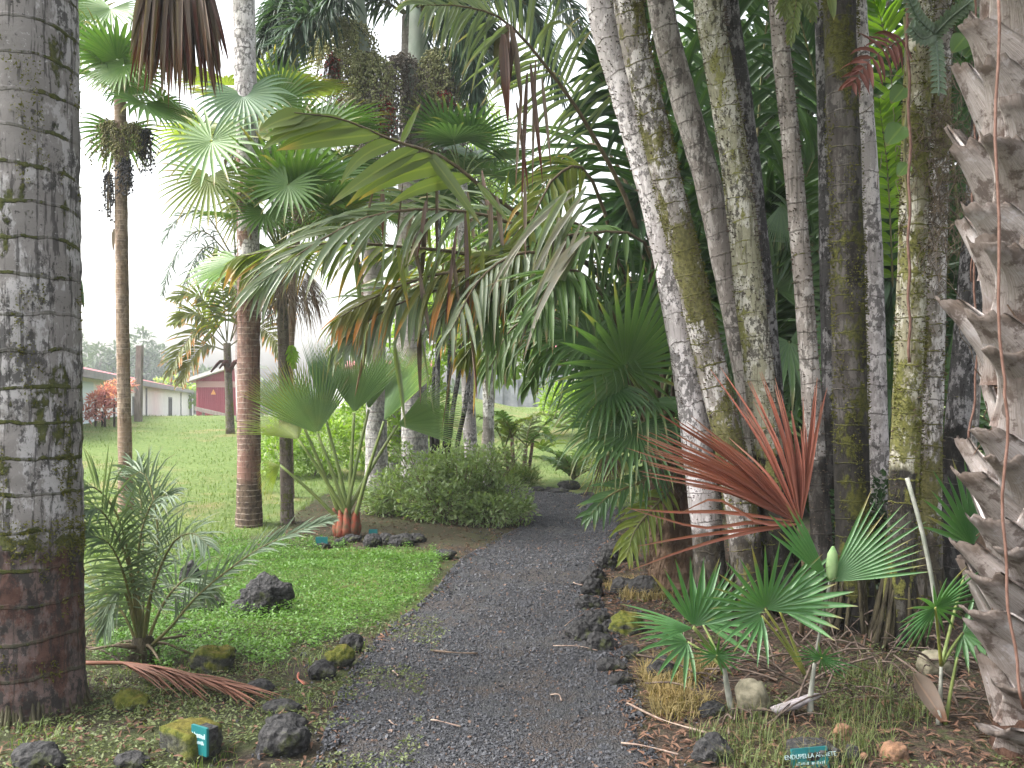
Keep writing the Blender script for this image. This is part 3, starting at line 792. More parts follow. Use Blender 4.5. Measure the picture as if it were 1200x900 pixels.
rock(330, 888, 62, 46, 'pitted mossy rock at the left edge of the near path', seed=9)
rock(332, 862, 44, 24, 'lumpy rock between the flat dark rock and the pitted rock')
rock(376, 797, 30, 26, 'small dark rock at the near end of the left border', seed=5)
rock(396, 785, 34, 30, 'mossy middle rock of the left border', 'mossrock')
rock(412, 766, 26, 26, 'dark rock at the far end of the left border trio')
rock(40, 905, 60, 34, 'dark rock in the bottom left corner', seed=7)
rock(150, 835, 44, 26, 'moss covered lump beside the big palm base', 'mossrock')
rock(150, 905, 40, 22, 'low rock in the weeds below the plaque stone')
for i, (x, y, w_, h_) in enumerate([(436, 641, 22, 18), (452, 638, 20, 16), (470, 640, 30, 16), (488, 636, 22, 12), (410, 636, 22, 10), (398, 640, 14, 10)]):
    rock(x, y, w_, h_, 'small dark rock in the row before the leafy shrub, %s from the left' % ('fourth', 'fifth', 'sixth', 'seventh', 'third', 'second')[i], group='rocks edging the shrub bed')
rock(520, 656, 26, 14, 'flat rock on the bare soil right of the shrub row')
RB = [(712, 668, 20, 22), (724, 658, 26, 26), (700, 684, 22, 18), (697, 700, 24, 20), (690, 716, 26, 16), (686, 752, 36, 24), (702, 764, 34, 20), (718, 790, 26, 16), (728, 806, 24, 16), (700, 735, 28, 18), (692, 690, 20, 14), (715, 745, 24, 16), (740, 772, 22, 14)]
RB.sort(key=lambda q: -q[1])
for i, (x, y, w_, h_) in enumerate(RB):
    nth = ['nearest', 'second', 'third', 'fourth', 'fifth', 'sixth', 'seventh', 'eighth', 'ninth', 'tenth', 'eleventh', 'twelfth', 'farthest'][i]
    rock(x, y, w_ * 1.1, h_ * 1.2, 'dark lava rock of the right path border, %s%s' % (nth, ' of them' if i in (0, 12) else ' from the near end'), group='rocks edging the path', seed=20 + i, lump=.5)
rock(733, 697, 34, 24, 'dark rounded rock before the brown fibrous trunk')
rock(763, 700, 52, 30, 'grey broad rock touching the brown fibrous trunk', lump=.2)
rock(778, 800, 36, 34, 'dark round rock standing in dry grass', seed=31, lump=.2)
rock(735, 745, 40, 30, 'greenish rock left of the fibrous trunk base', 'mossrock')
rock(838, 895, 46, 34, 'dark rock at the bottom edge right of the path')
rock(838, 842, 30, 22, 'dark rock at the foot of the left small fan palm')
rock(885, 838, 40, 46, 'pale rounded upright stone between the small fan palms', 'rock_pale', seed=33, lump=.26)
rock(990, 868, 24, 20, 'orange stone above the right plaque rock', 'rock_orange', lump=.4)
rock(1052, 894, 30, 26, 'orange tilted stone at the bottom by the grey leaf bases', 'rock_orange', lump=.4)
rock(1000, 893, 20, 22, 'dark stone just right of the plaque rock')
rock(1102, 795, 44, 34, 'dull pinkish stone in the shade behind the right fan palm', 'rock_pale', lump=.15)
tag(rockmesh('palm_fruit', G(1012, 893) + V((0, 0, .02)), (.018, .018, .018), M['rock_orange'], 4, None, .1), 'tiny orange fruit lying between the two orange stones', 'fruit')
for i, (x, y, w_, h_) in enumerate([(630, 577, 16, 7), (655, 578, 24, 6), (690, 582, 18, 6), (668, 574, 26, 12), (712, 588, 14, 6), (645, 576, 14, 6)]):
    rock(x, y, w_, h_, 'small dark rock on the far bend of the path, %s from the left' % ('first', 'third', 'fifth', 'fourth', 'sixth', 'second')[i], group='rocks on the far bend')
# plaque rocks
M['plaque'] = plain('teal_plaque', (.010, .10, .11), (.012, .125, .13), 4, .4, .0)
M['letters'] = plain('pale_lettering', (.42, .55, .56), (.34, .47, .48), 20, .6, 0)
def plaque_rock(px, py, wpx, hpx, ppx, ppy, pw, ph, rz, tilt, lines, label, seed, fwd=0.0):
    p = G(px, py); s = p.y / FPX; hz = hpx * s / 2
    c = p + V((0, wpx * s * .4, 0)); c.z = g(c.x, c.y)
    root = thing('plaque_rock', label, 'rock', c, 'name stones')
    rm = rockmesh('stone', c + V((0, 0, hz * .85)), (wpx * s / 2, wpx * s * .42, hz * 1.1), M['mossrock'] if seed == 41 else M['lava'], seed, root, .10, boxy=.8, rz=rz)
    pos = P(ppx, ppy, c.y - wpx * s * .40 + fwd)
    W, H = pw * s, ph * s
    mt = Matrix.Translation(pos) @ Matrix.Rotation(rz, 4, 'Z') @ Matrix.Rotation(tilt, 4, 'X')
    mb = MB(); box(mb, (-W / 2, 0, -H / 2), (W / 2, .012, H / 2)); mb.v = [mt @ q for q in mb.v]
    # a short rough shank that beds the plate into the stone
    pl = mb.build('plaque', M['plaque'], root, smooth=False)
    mb = MB(); box(mb, (-W * .40, .012, -H * .40), (W * .40, .07, H * .40)); mb.v = [mt @ q for q in mb.v]
    mb.build('mount', M['lava'], pl, smooth=False)
    for txt, u, v_, size in lines:
        cu = bpy.data.curves.new('lettering', 'FONT'); cu.body = txt; cu.size = size * H; cu.extrude = .0008; cu.align_x = 'CENTER'
        tmp = bpy.data.objects.new('lettering_curve', cu); COL.objects.link(tmp); bpy.context.view_layer.update()
        me = bpy.data.meshes.new_from_object(tmp.evaluated_get(bpy.context.evaluated_depsgraph_get())); bpy.data.objects.remove(tmp)
        me.materials.clear(); me.materials.append(M['letters'])
        to = bpy.data.objects.new('lettering', me); COL.objects.link(to)
        to.parent = pl
        to.matrix_local = Matrix.Translation(-c) @ mt @ Matrix.Translation((u * W, -.002, v_ * H)) @ Matrix.Rotation(PI / 2, 4, 'X')
    return root, pl, mt, W, H
def smears(pl, mt, W, H, rows):
    """worn lettering that can no longer be read: short pale flecks"""
    mb = MB()
    for v_, u0, u1, hh in rows:
        u = u0
        while u < u1:
            l = R.uniform(.02, .06)
            box(mb, (u * W, -.0015, (v_ + R.uniform(-.01, .01)) * H), ((u + l) * W, -.0004, (v_ + hh * R.uniform(.5, 1)) * H)); u += l + R.uniform(.012, .03)
    mb.v = [mt @ q for q in mb.v]
    mb.build('worn_lettering', M['letters'], pl, smooth=False)
r1, pl1, mt1, W1, H1 = plaque_rock(213, 893, 70, 72, 233, 868, 27, 33, math.radians(-32), 0, [], 'mossy square stone with a teal plaque beside the big palm', 41)
smears(pl1, mt1, W1, H1, [(.10, -.42, .42, .2), (-.12, -.36, .36, .13)])
r2, pl2, mt2, W2, H2 = plaque_rock(962, 902, 62, 44, 950, 890, 46, 26, math.radians(12), math.radians(-12), [('ENDUPELLA ANNETE', 0, .08, .27)], 'dark stone with a teal plaque half hidden in grass', 42)
smears(pl2, mt2, W2, H2, [(-.2, -.42, -.08, .14), (-.22, .02, .4, .14)])
for px, py, r_, lb in ((438, 630, 10, 'tiny teal plaque on a dark stone in front of the shrub'), (378, 642, 14, 'tiny teal plaque on a stone at the tip of the long date frond')):
    p = G(px, py); root = thing('plaque_rock', lb, 'rock', p, 'name stones'); s = p.y / FPX
    rockmesh('stone', p + V((-.03, .06, .04)), (r_ * s * .8, r_ * s * .6, r_ * s * .6), M['lava'], px, root)
    mb = MB(); box(mb, (p.x - r_ * s * .5, p.y - .05, p.z + .02), (p.x + r_ * s * .5, p.y - .038, p.z + .02 + r_ * s * .8)); mb.build('plaque', M['plaque'], root, smooth=False)
# weathered driftwood
p = G(905, 842); q = G(962, 835); mb = MB()
tube(mb, spline([p + V((0, 0, .04)), (p + q) / 2 + V((0, 0, .06)), q + V((0, 0, .08))], 10), [.026, .030, .030, .028, .031, .027, .026, .024, .020, .012], 6, rough=.9, fl=.6)
M['driftwood'] = plain('grey_wood', (.36, .33, .35), (.22, .19, .19), 10, .85, .8, .2, (1, 4, 4))
tag(mb.build('driftwood', M['driftwood'], None, p), 'short weathered grey piece of wood by the middle small fan palm', 'wood')

# the damp air
mb = MB(); box(mb, (-70, -8, -2.5), (70, 150, 24))
n = NT('air')
pv = n.n('VolumePrincipled', i_Color=rgb(.93, .96, 1.0), i_Density=HAZE, i_Anisotropy=.2)
n.t.links.new(pv.outputs[0], n.out.inputs['Volume'])
tag(mb.build('haze', n.m, None, V((0, 0, 0)), smooth=False), 'damp hazy air over the garden', None, None, 'stuff')

# dead stalks and sticks under the small palms
mb = MB(); rnS = random.Random(77)
for k in range(230):
    x, y = rnS.uniform(.95, 2.6), rnS.uniform(4.0, 5.6); p = on(x, y, .01)
    if abs(x - 1.55) < .2 and y < 4.3: continue
    a = rnS.uniform(0, 6.28); L = rnS.uniform(.12, .5); up_ = abs(rnS.gauss(0, .35))
    q = p + V((math.cos(a) * L, math.sin(a) * L * .7, up_ * L)); q.z = max(q.z, g(q.x, q.y) + .015)
    tube(mb, spline([p, (p + q) / 2 + V((0, 0, rnS.uniform(0, .05))), q], 6), rnS.uniform(.002, .007), 4, cap=False)
tag(mb.build('dead_stalks', plain('dead_stalk', (.045, .032, .026), (.14, .105, .085), 14, .9), None), 'dark dead stalks and sticks littering the soil under the small fan palms', 'plant litter', None, 'stuff')
# ================================================================== big palms on the left
SEG = {}
def crown_fronds(root, top, n, L, mat, bend=1.6, ll=.6, lw=.035, nl=26, elev=(.2, 1.2), rnd=R, az0=0, **kw):
    for i in range(n):
        az = az0 + 2 * PI * i / n + rnd.uniform(-.2, .2)
        el = rnd.uniform(*elev)
        frond(root, arch(top, az, el, L * rnd.uniform(.85, 1.1), bend), mat, n=nl, ll=ll, lw=lw, rnd=rnd, rows=4, **kw)
b = V((P(30, 843, 4.45).x, 4.45, 0)); b.z = g(b.x, b.y) - .05
t = thing('grey_palm', 'massive grey ringed palm trunk with moss bands and a dark brown base at the left', 'palm tree', b)
trunk(t, [b, b + V((.0, 0, 1)), b + V((-.01, 0, 3)), b + V((-.05, .05, 6.5))], .268, 'bark_big', n=48, seg=190, ring=.175, ringamp=.016, rough=.03, flare=.05, taper=.12, flh=.25)
tp = b + V((-.05, .05, 6.4))
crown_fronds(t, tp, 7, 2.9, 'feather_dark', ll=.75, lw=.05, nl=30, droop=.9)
mb = MB()
for k in range(170):
    a = R.uniform(0, 6.28); q = b + V((math.cos(a) * .275, math.sin(a) * .275, R.uniform(.02, .13)))
    tube(mb, spline([q + V((-math.cos(a) * .02, -math.sin(a) * .02, .10)), q, q + V((math.cos(a) * .05 + R.uniform(-.03, .03), math.sin(a) * .05, -.14))], 5), [.003, .007, .009, .010, .010], 5, rough=.3)
mb.build('root_skirt', plain('dark_palm_roots', (.03, .025, .02), (.06, .055, .03), 9, .9, .6), t)
def moss_fuzz(root, pts, r, n_, z0, z1, thr, seed, col='moss_tuft'):
    """soft raised moss cushions in patches on a stem"""
    pp = spline(pts, 160); Ps, Ds = [], []
    rn_ = random.Random(seed); tries = 0
    while len(Ps) < n_ and tries < n_ * 40:
        tries += 1
        f = rn_.random() * 159; i = min(int(f), 158); q = pp[i].lerp(pp[i + 1], f - i)
        if not z0 < q.z < z1: continue
        a = rn_.uniform(PI * .95, PI * 2.05); d = V((math.cos(a), math.sin(a), 0))
        if noise.noise(V((a * 1.6, q.z * 2.4, seed))) + .5 * noise.noise(V((a * 5, q.z * 9, seed))) < thr: continue
        Ps.append(tuple(q + d * (r + rn_.uniform(-.004, .010)))); Ds.append(tuple(d + V((rn_.gauss(0, .6), rn_.gauss(0, .6), rn_.gauss(-.1, .6)))))
    if not Ps: return
    k = len(Ps); L_ = NR.uniform(.008, .022, k)
    vs, tri, uv = leafcloud(np.array(Ps), np.array(Ds), NR.normal(size=(k, 3)), L_, L_ * .5)
    npmesh('moss', vs, tri, M[col], ORG[root.name], root, True, uv)['kind'] = 'stuff'
M['moss_tuft'] = leaf_mat('moss_tuft', (.05, .055, .012), (.13, .13, .035), None, trans=.15, rough=.9, spec=.1)
moss_fuzz(t, [b, b + V((0, 0, 1)), b + V((-.01, 0, 3.5))], .262, 3800, .2, 3.4, .26, 3)
moss_fuzz(t, [b, b + V((0, 0, 1)), b + V((-.01, 0, 3.5))], .268, 1500, .78, .98, -.3, 4)
# thin palm with fruit ---------------------------------------------------------------------
def fan_palm(name, label, base, top, r, mat, leaves=(), rand=0, R0=.75, lmat='fan', pl=.6, seg=40, ring=.06, group=None, skirt=0, bend=None, rnd=None, nseg=26, split=.45, droop=.3, topmat=None, **kw):
    rnd = rnd or random.Random(int(base[0] * 100) + 9)
    t = thing(name, label, 'palm tree', base, group)
    pts = [V(base) - V((0, 0, .08))] + [V(q) for q in (bend or [])] + [V(top)]
    trunk(t, pts, r, mat, ring=ring, ringamp=.03, seg=seg, n=14)
    for lf in leaves:
        hub, Rr, m_, A, N = lf[:5]; o = lf[5] if len(lf) > 5 else {}
        o2 = dict(nseg=nseg, split=split, droop=droop, rnd=rnd, spread=260); o2.update(o)
        fanleaf(t, top, hub, Rr, m_, A, N, **o2)
    for i in range(rand):
        az = i * 2.4 + rnd.uniform(-.3, .3); el = rnd.uniform(-.5, 1.2)
        d = V((math.cos(az) * math.cos(el), math.sin(az) * math.cos(el), math.sin(el)))
        hub = V(top) + d * pl * rnd.uniform(.8, 1.15)
        A = (d + V((0, 0, -.55))).normalized()
        fanleaf(t, top, hub, R0 * rnd.uniform(.85, 1.1), lmat, A, None, nseg=nseg, split=split, droop=droop * 1.2, rnd=rnd, spread=250)
    for i in range(skirt):
        az = i * 2.4 + rnd.uniform(-.3, .3)
        d = V((math.cos(az), math.sin(az), -rnd.uniform(.6, 1.5))).normalized()
        hub = V(top) + d * pl * .5
        mb = MB(); fan(mb, hub, d + V((0, 0, -1.2)), V((math.cos(az), math.sin(az), .5)), R0 * rnd.uniform(.7, .95), 18, 130, .25, -.05, .9, .6, 6, rnd, .3)
        mb.build('dead_leaf', M['dead_grey' if i % 3 else 'dead_brown'], t)
    return t
F_ = lambda x, y, Y: P(x, y, Y)
b = G(148, 600); Y0 = b.y
top = F_(141, 118, Y0)
t = fan_palm('fan_palm', 'slim tan fan palm with hanging fruit bunches right of the big grey trunk', b, top, .082, 'bark_thin', [
    (F_(146, 76, Y0 - .35), .62, 'fan', (-.75, -.2, -.7), (-.4, -1, .5), dict(spread=230)),
    (F_(100, 25, Y0), .6, 'fan', (-.6, -.2, .4), (0, -1, .3)),
    (F_(130, 10, Y0 - .3), .55, 'fan', (-.1, -.4, -.6), (0, -1, .3)),
    (F_(175, 40, Y0 + .2), .6, 'fan', (.7, .3, .1), (0, -1, .6)),
    (F_(165, -20, Y0), .6, 'fan', (.4, .1, .8), (0, -1, .3)),
    (F_(88, 70, Y0 + .4), .6, 'fan', (-.8, .3, -.2), (0, -1, .6)),
    (F_(118, 45, Y0 + .3), .6, 'fan', (-.7, .3, -.3), (0, -1, .5)),
    (F_(150, 90, Y0 + .4), .55, 'fan', (.5, .3, -.8), (.3, -1, .4))], seg=60, bend=[F_(143, 330, Y0)], droop=.45, rand=8, R0=.72, pl=.5)
M['fruit_green'] = plain('olive_fruit', (.10, .10, .03), (.16, .15, .05), 30, .5)
M['fruit_dark'] = plain('dark_fruit', (.02, .02, .03), (.05, .045, .05), 30, .45)
M['fruit_red'] = plain('red_fruit', (.35, .03, .02), (.22, .03, .03), 30, .4)
fruit(t, F_(128, 140, Y0 - .05), .60, .24, 800, M['fruit_green'], r=.015)
fruit(t, F_(156, 145, Y0 - .05), .5, .18, 700, M['fruit_green'], r=.015)
fruit(t, F_(172, 150, Y0 + .02), .55, .10, 380, M['fruit_dark'], r=.015)
fruit(t, F_(148, 185, Y0 - .09), .5, .09, 480, M['fruit_dark'], r=.016)
fruit(t, F_(127, 200, Y0 - .05), .6, .07, 260, M['fruit_dark'], r=.014)
mb = MB(); q0 = F_(134, 268, Y0 - .1)
leaflet(mb, q0, V((-.05, 0, -1)), .28, .05, 0, V((0, -1, 0))); mb.build('dead_bract', M['dead_grey'], t)
mb = MB()
for px, py, l in ((96, 325, .4), (97, 330, .3)):
    leaflet(mb, F_(93, 325, 4.9), V((.16, 0, -1)), l * .45, .03, .1, V((0, -1, 0)))
mb.build('leaf_tip', M['feather_deep'], bpy.data.objects['grey_palm'])

# brown ringed palm whose crown is above the frame ------------------------------------------
b = G(292, 616); Y0 = b.y
top = F_(283, -110, Y0)
t = fan_palm('ringed_palm', 'straight brown palm with close pale rings and a lichen grey upper stem', b, top, .128, 'bark_brown', [], bend=[F_(291, 330, Y0), F_(289, 150, Y0)], seg=90, ring=.065, rand=7, R0=.9, lmat='fan', pl=.9)
# its upper stem is grey with lichen: a sleeve of the trunk itself
up = MB(); pp = spline([F_(291.5, 318, Y0), F_(290.5, 200, Y0), F_(287, 60, Y0), top], 50)
tube(up, pp, [.122] * 49 + [.118], 16, rough=.05)
up.build('upper_trunk', M['bark_white'], t)
# the hanging dead leaves at the top
dl = thing('dead_palm_leaf', 'bunch of dead brown fan leaves hanging at the top of the picture', 'dead leaf', F_(206, -30, 6.0))
rnB = random.Random(2)
for i in range(7):
    mb = MB()
    for k in range(24):
        x = 152 + 108 * rnB.random() ** .95 + (i - 3) * 2; yb = rnB.uniform(60, 130) - abs(x - 212) * .3
        a_, e_ = F_(206 + (x - 206) * .55, -48, 6.0 + .05 * (i - 3) + rnB.uniform(-.05, .05)), F_(x + rnB.uniform(-9, 9), yb, 6.0 + .05 * (i - 3) + rnB.uniform(-.12, .12))
        leaflet(mb, a_, e_ - a_, (e_ - a_).length, rnB.uniform(.03, .055), .05, V((rnB.uniform(-1, 1), -1, 0)), 7, .35, 0, rnB.uniform(-1.2, 1.2))
    mb.build('leaf_blade', M['dead_brown' if i % 2 else 'dead_grey'], dl)
mb = MB(); tube(mb, spline([F_(206, -30, 6.0), F_(200, -130, 6.0), F_(150, -260, 5.6)], 8), .02, 6); mb.build('petiole', M['rachis_brown'], dl)

# dark mossy fan palm in the middle of the lawn edge -----------------------------------------
b = G(337, 612); Y0 = b.y
top = F_(330, 300, Y0)
kw = dict(spread=300, split=.4)
t = fan_palm('fan_palm', 'fan palm with a thin dark mossy stem and a skirt of dead leaves', b, top, .070, 'bark_moss_brown', [
    (F_(248, 165, Y0 - .7), .74, 'fan', (-.1, -.5, -1), (-.1, -1, .45), dict(spread=330, split=.38, droop=.22)),
    (F_(246, 205, Y0 - .55), .74, 'fan_yellow', (-.12, -.3, -1), (-.1, -1, .4), dict(spread=230, split=.35)),
    (F_(338, 216, Y0 - .7), .52, 'fan', (-.3, -.4, -.9), (.1, -1, .3), kw),
    (F_(285, 110, Y0 - .3), .72, 'fan_blue', (.2, -.4, -.9), (0, -1, .8), dict(spread=250, droop=.6)),
    (F_(325, 120, Y0 + .1), .6, 'fan', (.1, -.1, 1), (0, -1, .4), dict(spread=220, droop=.2)),
    (F_(372, 160, Y0), .66, 'fan', (.7, -.2, .4), (0, -1, .7), kw),
    (F_(310, 250, Y0 - .4), .5, 'fan', (.1, -.6, -.7), (.3, -1, .6), kw),
    (F_(385, 205, Y0 + .2), .66, 'fan', (.9, -.1, -.2), (0, -.8, .9), kw),
    (F_(290, 235, Y0 + .4), .66, 'fan_yellow', (-.6, .4, -.5), (-.2, -1, .5), kw),
    (F_(350, 165, Y0 + .5), .7, 'fan', (.3, .5, .7), (0, -1, .6), kw),
    (F_(300, 160, Y0 + .5), .7, 'fan_yellow', (-.4, .5, .7), (0, -1, .6), kw),
    (F_(405, 245, Y0 + .3), .6, 'fan_yellow', (.7, 0, -.7), (.3, -1, .5), kw),
    ], skirt=13, R0=.85, pl=.75, bend=[F_(333, 450, Y0)], rand=9, lmat='fan')
mb, rm = MB(), MB()
feather(mb, None, [F_(340, 400, Y0 - .1), F_(345, 430, Y0 - .16)], n=12, ll=.14, lw=.03, droop=.5, up=(0, -1, 0), seg=5)
fe = mb.build('fern', M['bright'], None, F_(340, 400, Y0 - .1)); tag(fe, 'pale green fern growing on the mossy fan palm stem', 'fern')

for x, xc, Y1, yt, lb, m_ in ((339, 352, 12.0, 205, 'crowded fan palm close behind the dark mossy stem', 'fan'), (293, 296, 12.4, 150, 'taller fan palm behind the brown ringed trunk', 'fan_yellow'), (441, 402, 14.8, 225, 'far fan palm left of the foxtail pair', 'fan')):
    b = on(P(x, 500, Y1).x, Y1)
    fan_palm('fan_palm', lb, b, F_(xc, yt, Y1), .06, 'bark_thin', [], skirt=8, R0=.8, pl=.8, rand=12, lmat=m_, seg=30, bend=[F_(x, 430, Y1)])
# orange and foxtail palms behind -------------------------------------------------------------
b = G(270, 503); Y0 = 21.0; b = on(P(270, 500, Y0).x, Y0)
t = thing('yellowing_palm', 'small palm with orange dying fronds beside the red shed', 'palm tree', b)
top = F_(266, 402, Y0)
trunk(t, [b, F_(268, 455, Y0), top], .10, 'bark_moss_brown', seg=16, flare=.1)
for pts, m_ in (([(262, 405), (235, 385), (212, 410), (198, 440)], 'feather_orange'), ([(262, 410), (240, 405), (222, 425), (212, 448)], 'feather_orange'), ([(264, 400), (245, 360), (228, 345), (205, 350)], 'feather_yellow'),
                ([(266, 400), (262, 350), (258, 320), (250, 300)], 'feather_lime'), ([(266, 402), (240, 372), (222, 368), (206, 378)], 'feather_yellow'), ([(270, 400), (290, 360), (315, 350), (340, 370)], 'feather_orange'),
                ([(270, 400), (285, 340), (300, 315), (320, 310)], 'feather_lime'), ([(270, 405), (300, 385), (320, 395), (332, 420)], 'feather_orange'), ([(266, 400), (270, 350), (280, 320), (288, 305)], 'feather_yellow')):
    frond(t, [F_(x, y, Y0 - .3 * i) for i, (x, y) in enumerate(pts)], m_, n=26, ll=.7, lw=.07, droop=.7, rows=4, up=(0, -.7, .7))
mb = MB()
for a in ((262, 428), (252, 432), (285, 425)): tube(mb, spline([F_(268, 435, Y0 - .1), F_((268 + a[0]) / 2, 423, Y0 - .2), F_(a[0] - 5, a[1] + 4, Y0 - .3)], 8), [.07, .06, .05, .05, .04, .04, .03, .02], 6)
mb.build('spathe', plain('dark_spathe', (.09, .03, .03), (.05, .03, .03)), t)
Y0 = 27.0; b = on(P(286, 500, Y0).x, Y0)
t = thing('foxtail_palm', 'hazy foxtail palm behind the brown ringed trunk', 'palm tree', b)
top = F_(275, 300, Y0)
trunk(t, [b, top], .2, 'bark_far', seg=14)
for pts in ([(270, 300), (235, 270), (205, 300), (190, 345)], [(270, 300), (240, 290), (222, 320), (208, 372)], [(272, 300), (240, 250), (210, 255), (190, 285)], [(275, 298), (300, 260), (330, 280), (345, 330)], [(272, 300), (255, 310), (240, 340), (225, 392)], [(276, 300), (272, 240), (262, 220), (240, 222)], [(275, 300), (290, 300), (310, 330), (318, 380)]):
    frond(t, [F_(x, y, Y0 - .4 * i) for i, (x, y) in enumerate(pts)], 'foxtail', n=46, ll=.6, lw=.05, droop=.4, fox=1, rows=3, r0=.03)

# foxtail pair in the middle ------------------------------------------------------------------
def foxtail(label, pts, r, Y0, fr, shaft, fruits, mat='bark_fox', extra=0):
    b = V((P(pts[0][0], 500, Y0).x, Y0, 0)); b.z = g(b.x, b.y) - .1
    t = thing('foxtail_palm', label, 'palm tree', b)
    pp = [b] + [F_(x, y, Y0) for x, y in pts[1:]]
    trunk(t, pp, r, mat, seg=60, ring=.13, ringamp=.01, flare=.2)
    mb = MB(); sp = spline([F_(x, y, Y0) for x, y in shaft], 8)
    tube(mb, sp, [r * k for k in (.85, .98, .95, .85, .78, .7, .62, .5)], 14); mb.build('crownshaft', M['crownshaft'], t)
    for q in fr:
        frond(t, [F_(x, y, Y0 + dy) for x, y, dy in q], 'foxtail', n=150, ll=.85, lw=.05, droop=.9, fox=1, rows=3, r0=.035, prof=.35)
    for (x, y, L, W, n_, m_, dy) in fruits:
        fruit(t, F_(x, y, Y0 + dy), L, W, n_ * (3 if 'fruit' != m_[:5] else 1), M[m_], r=.019, strands=70)
    return t
M['flower'] = plain('olive_flowers', (.30, .31, .15), (.42, .42, .22), 20, .8)
M['flower_grey'] = plain('grey_fruit_stalks', (.17, .145, .12), (.28, .25, .215), 20, .8)
foxtail('tall foxtail palm with olive flower bunches, left of the pair', [(441, 560), (441, 480), (439, 380), (435, 250), (427, 130)], .165, 13.5,
        [[(418, -30, 0), (380, -45, -.6), (330, 5, -1), (305, 60, -1.2)], [(418, -30, 0), (400, -70, .5), (350, -40, 1), (310, 30, 1)], [(418, -30, 0), (350, -30, .5), (335, 40, .4), (322, 95, .3)], [(418, -25, 0), (385, 10, -.7), (350, 30, -1.3), (318, 92, -1.8)], [(420, -40, 0), (470, -70, -1), (520, -20, -1.5), (548, 60, -1.6)], [(420, -40, 0), (450, -60, .8), (480, -10, 1), (500, 60, 1)]],
        [(425, 120), (423, 60), (419, 10), (416, -60)], [(398, 25, .75, .62, 1100, 'flower', -.2), (430, 60, 1.3, .55, 1000, 'flower', -.35), (420, 60, 1.9, .55, 900, 'flower_grey', .1), (390, 62, .8, .16, 200, 'fruit_red', -.45), (450, 115, .6, .18, 240, 'fruit_red', -.5), (440, 100, 1.5, .4, 700, 'flower_grey', -.3)])
foxtail('tall foxtail palm with dark hanging fruit stalks, right of the pair', [(487, 560), (484, 400), (481, 290), (489, 140)], .215, 14.2,
        [[(490, 15, 0), (530, -40, -.6), (590, -30, -1), (640, 50, -1.2)], [(490, 15, 0), (540, -50, .6), (620, -45, 1), (680, 50, 1)], [(490, 15, 0), (560, -20, -1), (620, 10, -1.6), (655, 110, -1.9)], [(490, 15, 0), (520, 5, .8), (560, 20, 1.2), (600, 90, 1.6)], [(490, 15, 0), (450, -50, .6), (400, -30, 1), (370, 60, 1.2)], [(490, 15, 0), (480, -60, -1), (430, -50, -1.8), (380, 10, -2.2)], [(490, 15, 0), (530, 30, -.5), (550, 60, -.8), (560, 120, -1)], [(490, 15, 0), (560, -40, .3), (650, -20, .2), (700, 80, .1)]],
        [(489, 130), (491, 95), (490, 60), (488, 5)], [(518, 55, 1.3, .55, 900, 'flower', -.3), (515, 75, 1.7, .6, 1000, 'flower_grey', -.1), (470, 60, 1.9, .5, 900, 'flower_grey', -.2), (500, 80, 1.7, .65, 800, 'flower_grey', .2), (522, 108, .35, .14, 140, 'fruit_red', -.6), (445, 130, .45, .16, 140, 'fruit_red', -.5)])
# lichen patched trunks between the shrub and the foxtail pair
def bare_palm(label, pts, Y0, r, mat, name='grey_palm', group=None, crown=0, base=None, **kw):
    b = base or V((P(pts[0][0], 500, Y0).x, Y0, 0)); b.z = g(b.x, b.y) - .08
    t = thing(name, label, 'palm tree', b, group)
    trunk(t, [b] + [F_(q[0], q[1], q[2] if len(q) > 2 else Y0) for q in pts[1:]], r, mat, **kw)
    return t
t = bare_palm('pale speckled trunk rising from the shrub between the two foxtail palms', [(468, 590), (470, 480), (474, 330), (478, 120), (480, 20)], 15.4, .16, 'bark_fox', seg=50)
for q in ([(480, 20), (430, -30), (380, -20), (350, 50)], [(480, 20), (530, -50), (590, -40), (625, 30)], [(480, 20), (470, -50), (430, -70), (400, -40)], [(480, 20), (520, 0), (560, 30), (585, 95)], [(480, 20), (440, 0), (405, 35), (392, 100)]):
    frond(t, [F_(x, y, 15.4) for x, y in q], 'foxtail', n=110, ll=.7, lw=.045, droop=.9, fox=1, rows=3, r0=.03, prof=.35)
for x0_, x1_, x2_, yt, Y1, r_, mt, lb in ((556, 549, 541, 215, 13.0, .10, 'bark_white', 'slim whitish palm trunk right of the cluster of thin stems'), (574, 572, 568, 235, 15.0, .095, 'bark_lichen', 'thin spotted grey palm trunk at the back of the far bend')):
    b = on(P(x0_, 500, Y1).x, Y1)
    fan_palm('fan_palm', lb, b, F_(x2_, yt, Y1), r_, mt, [], rand=11, R0=.8, pl=.7, lmat='fan_mid', bend=[F_(x1_, 470, Y1)], seg=40, ring=.2)
# clump of thin stems
b = on(P(518, 590, 12.2).x, 12.2)
t = thing('cluster_palm', 'clump of thin leaning brown stems with ochre leaf bases', 'palm tree', b)
for pts, r_ in (([(511, 590), (512, 480), (514, 330), (512, 180)], .04), ([(520, 590), (528, 500), (540, 420), (548, 330)], .035), ([(524, 590), (536, 520), (546, 470), (556, 380)], .035), ([(507, 590), (506, 500), (509, 430)], .03), ([(515, 590), (524, 480), (528, 380)], .028)):
    trunk(t, [F_(x, y, 12.2) for x, y in pts], r_, 'bark_dark', seg=24, n=8, name='stem', ring=.16, ringamp=.1)
for i in range(9):
    az = i * .7; st = F_(*[(512, 330), (540, 410), (548, 440), (528, 390)][i % 4], 12.2)
    frond(t, arch(st, az, R.uniform(.5, 1.2), 1.3, 1.5), 'feather_lime' if i % 2 else 'feather', n=22, ll=.35, lw=.03, rows=4)
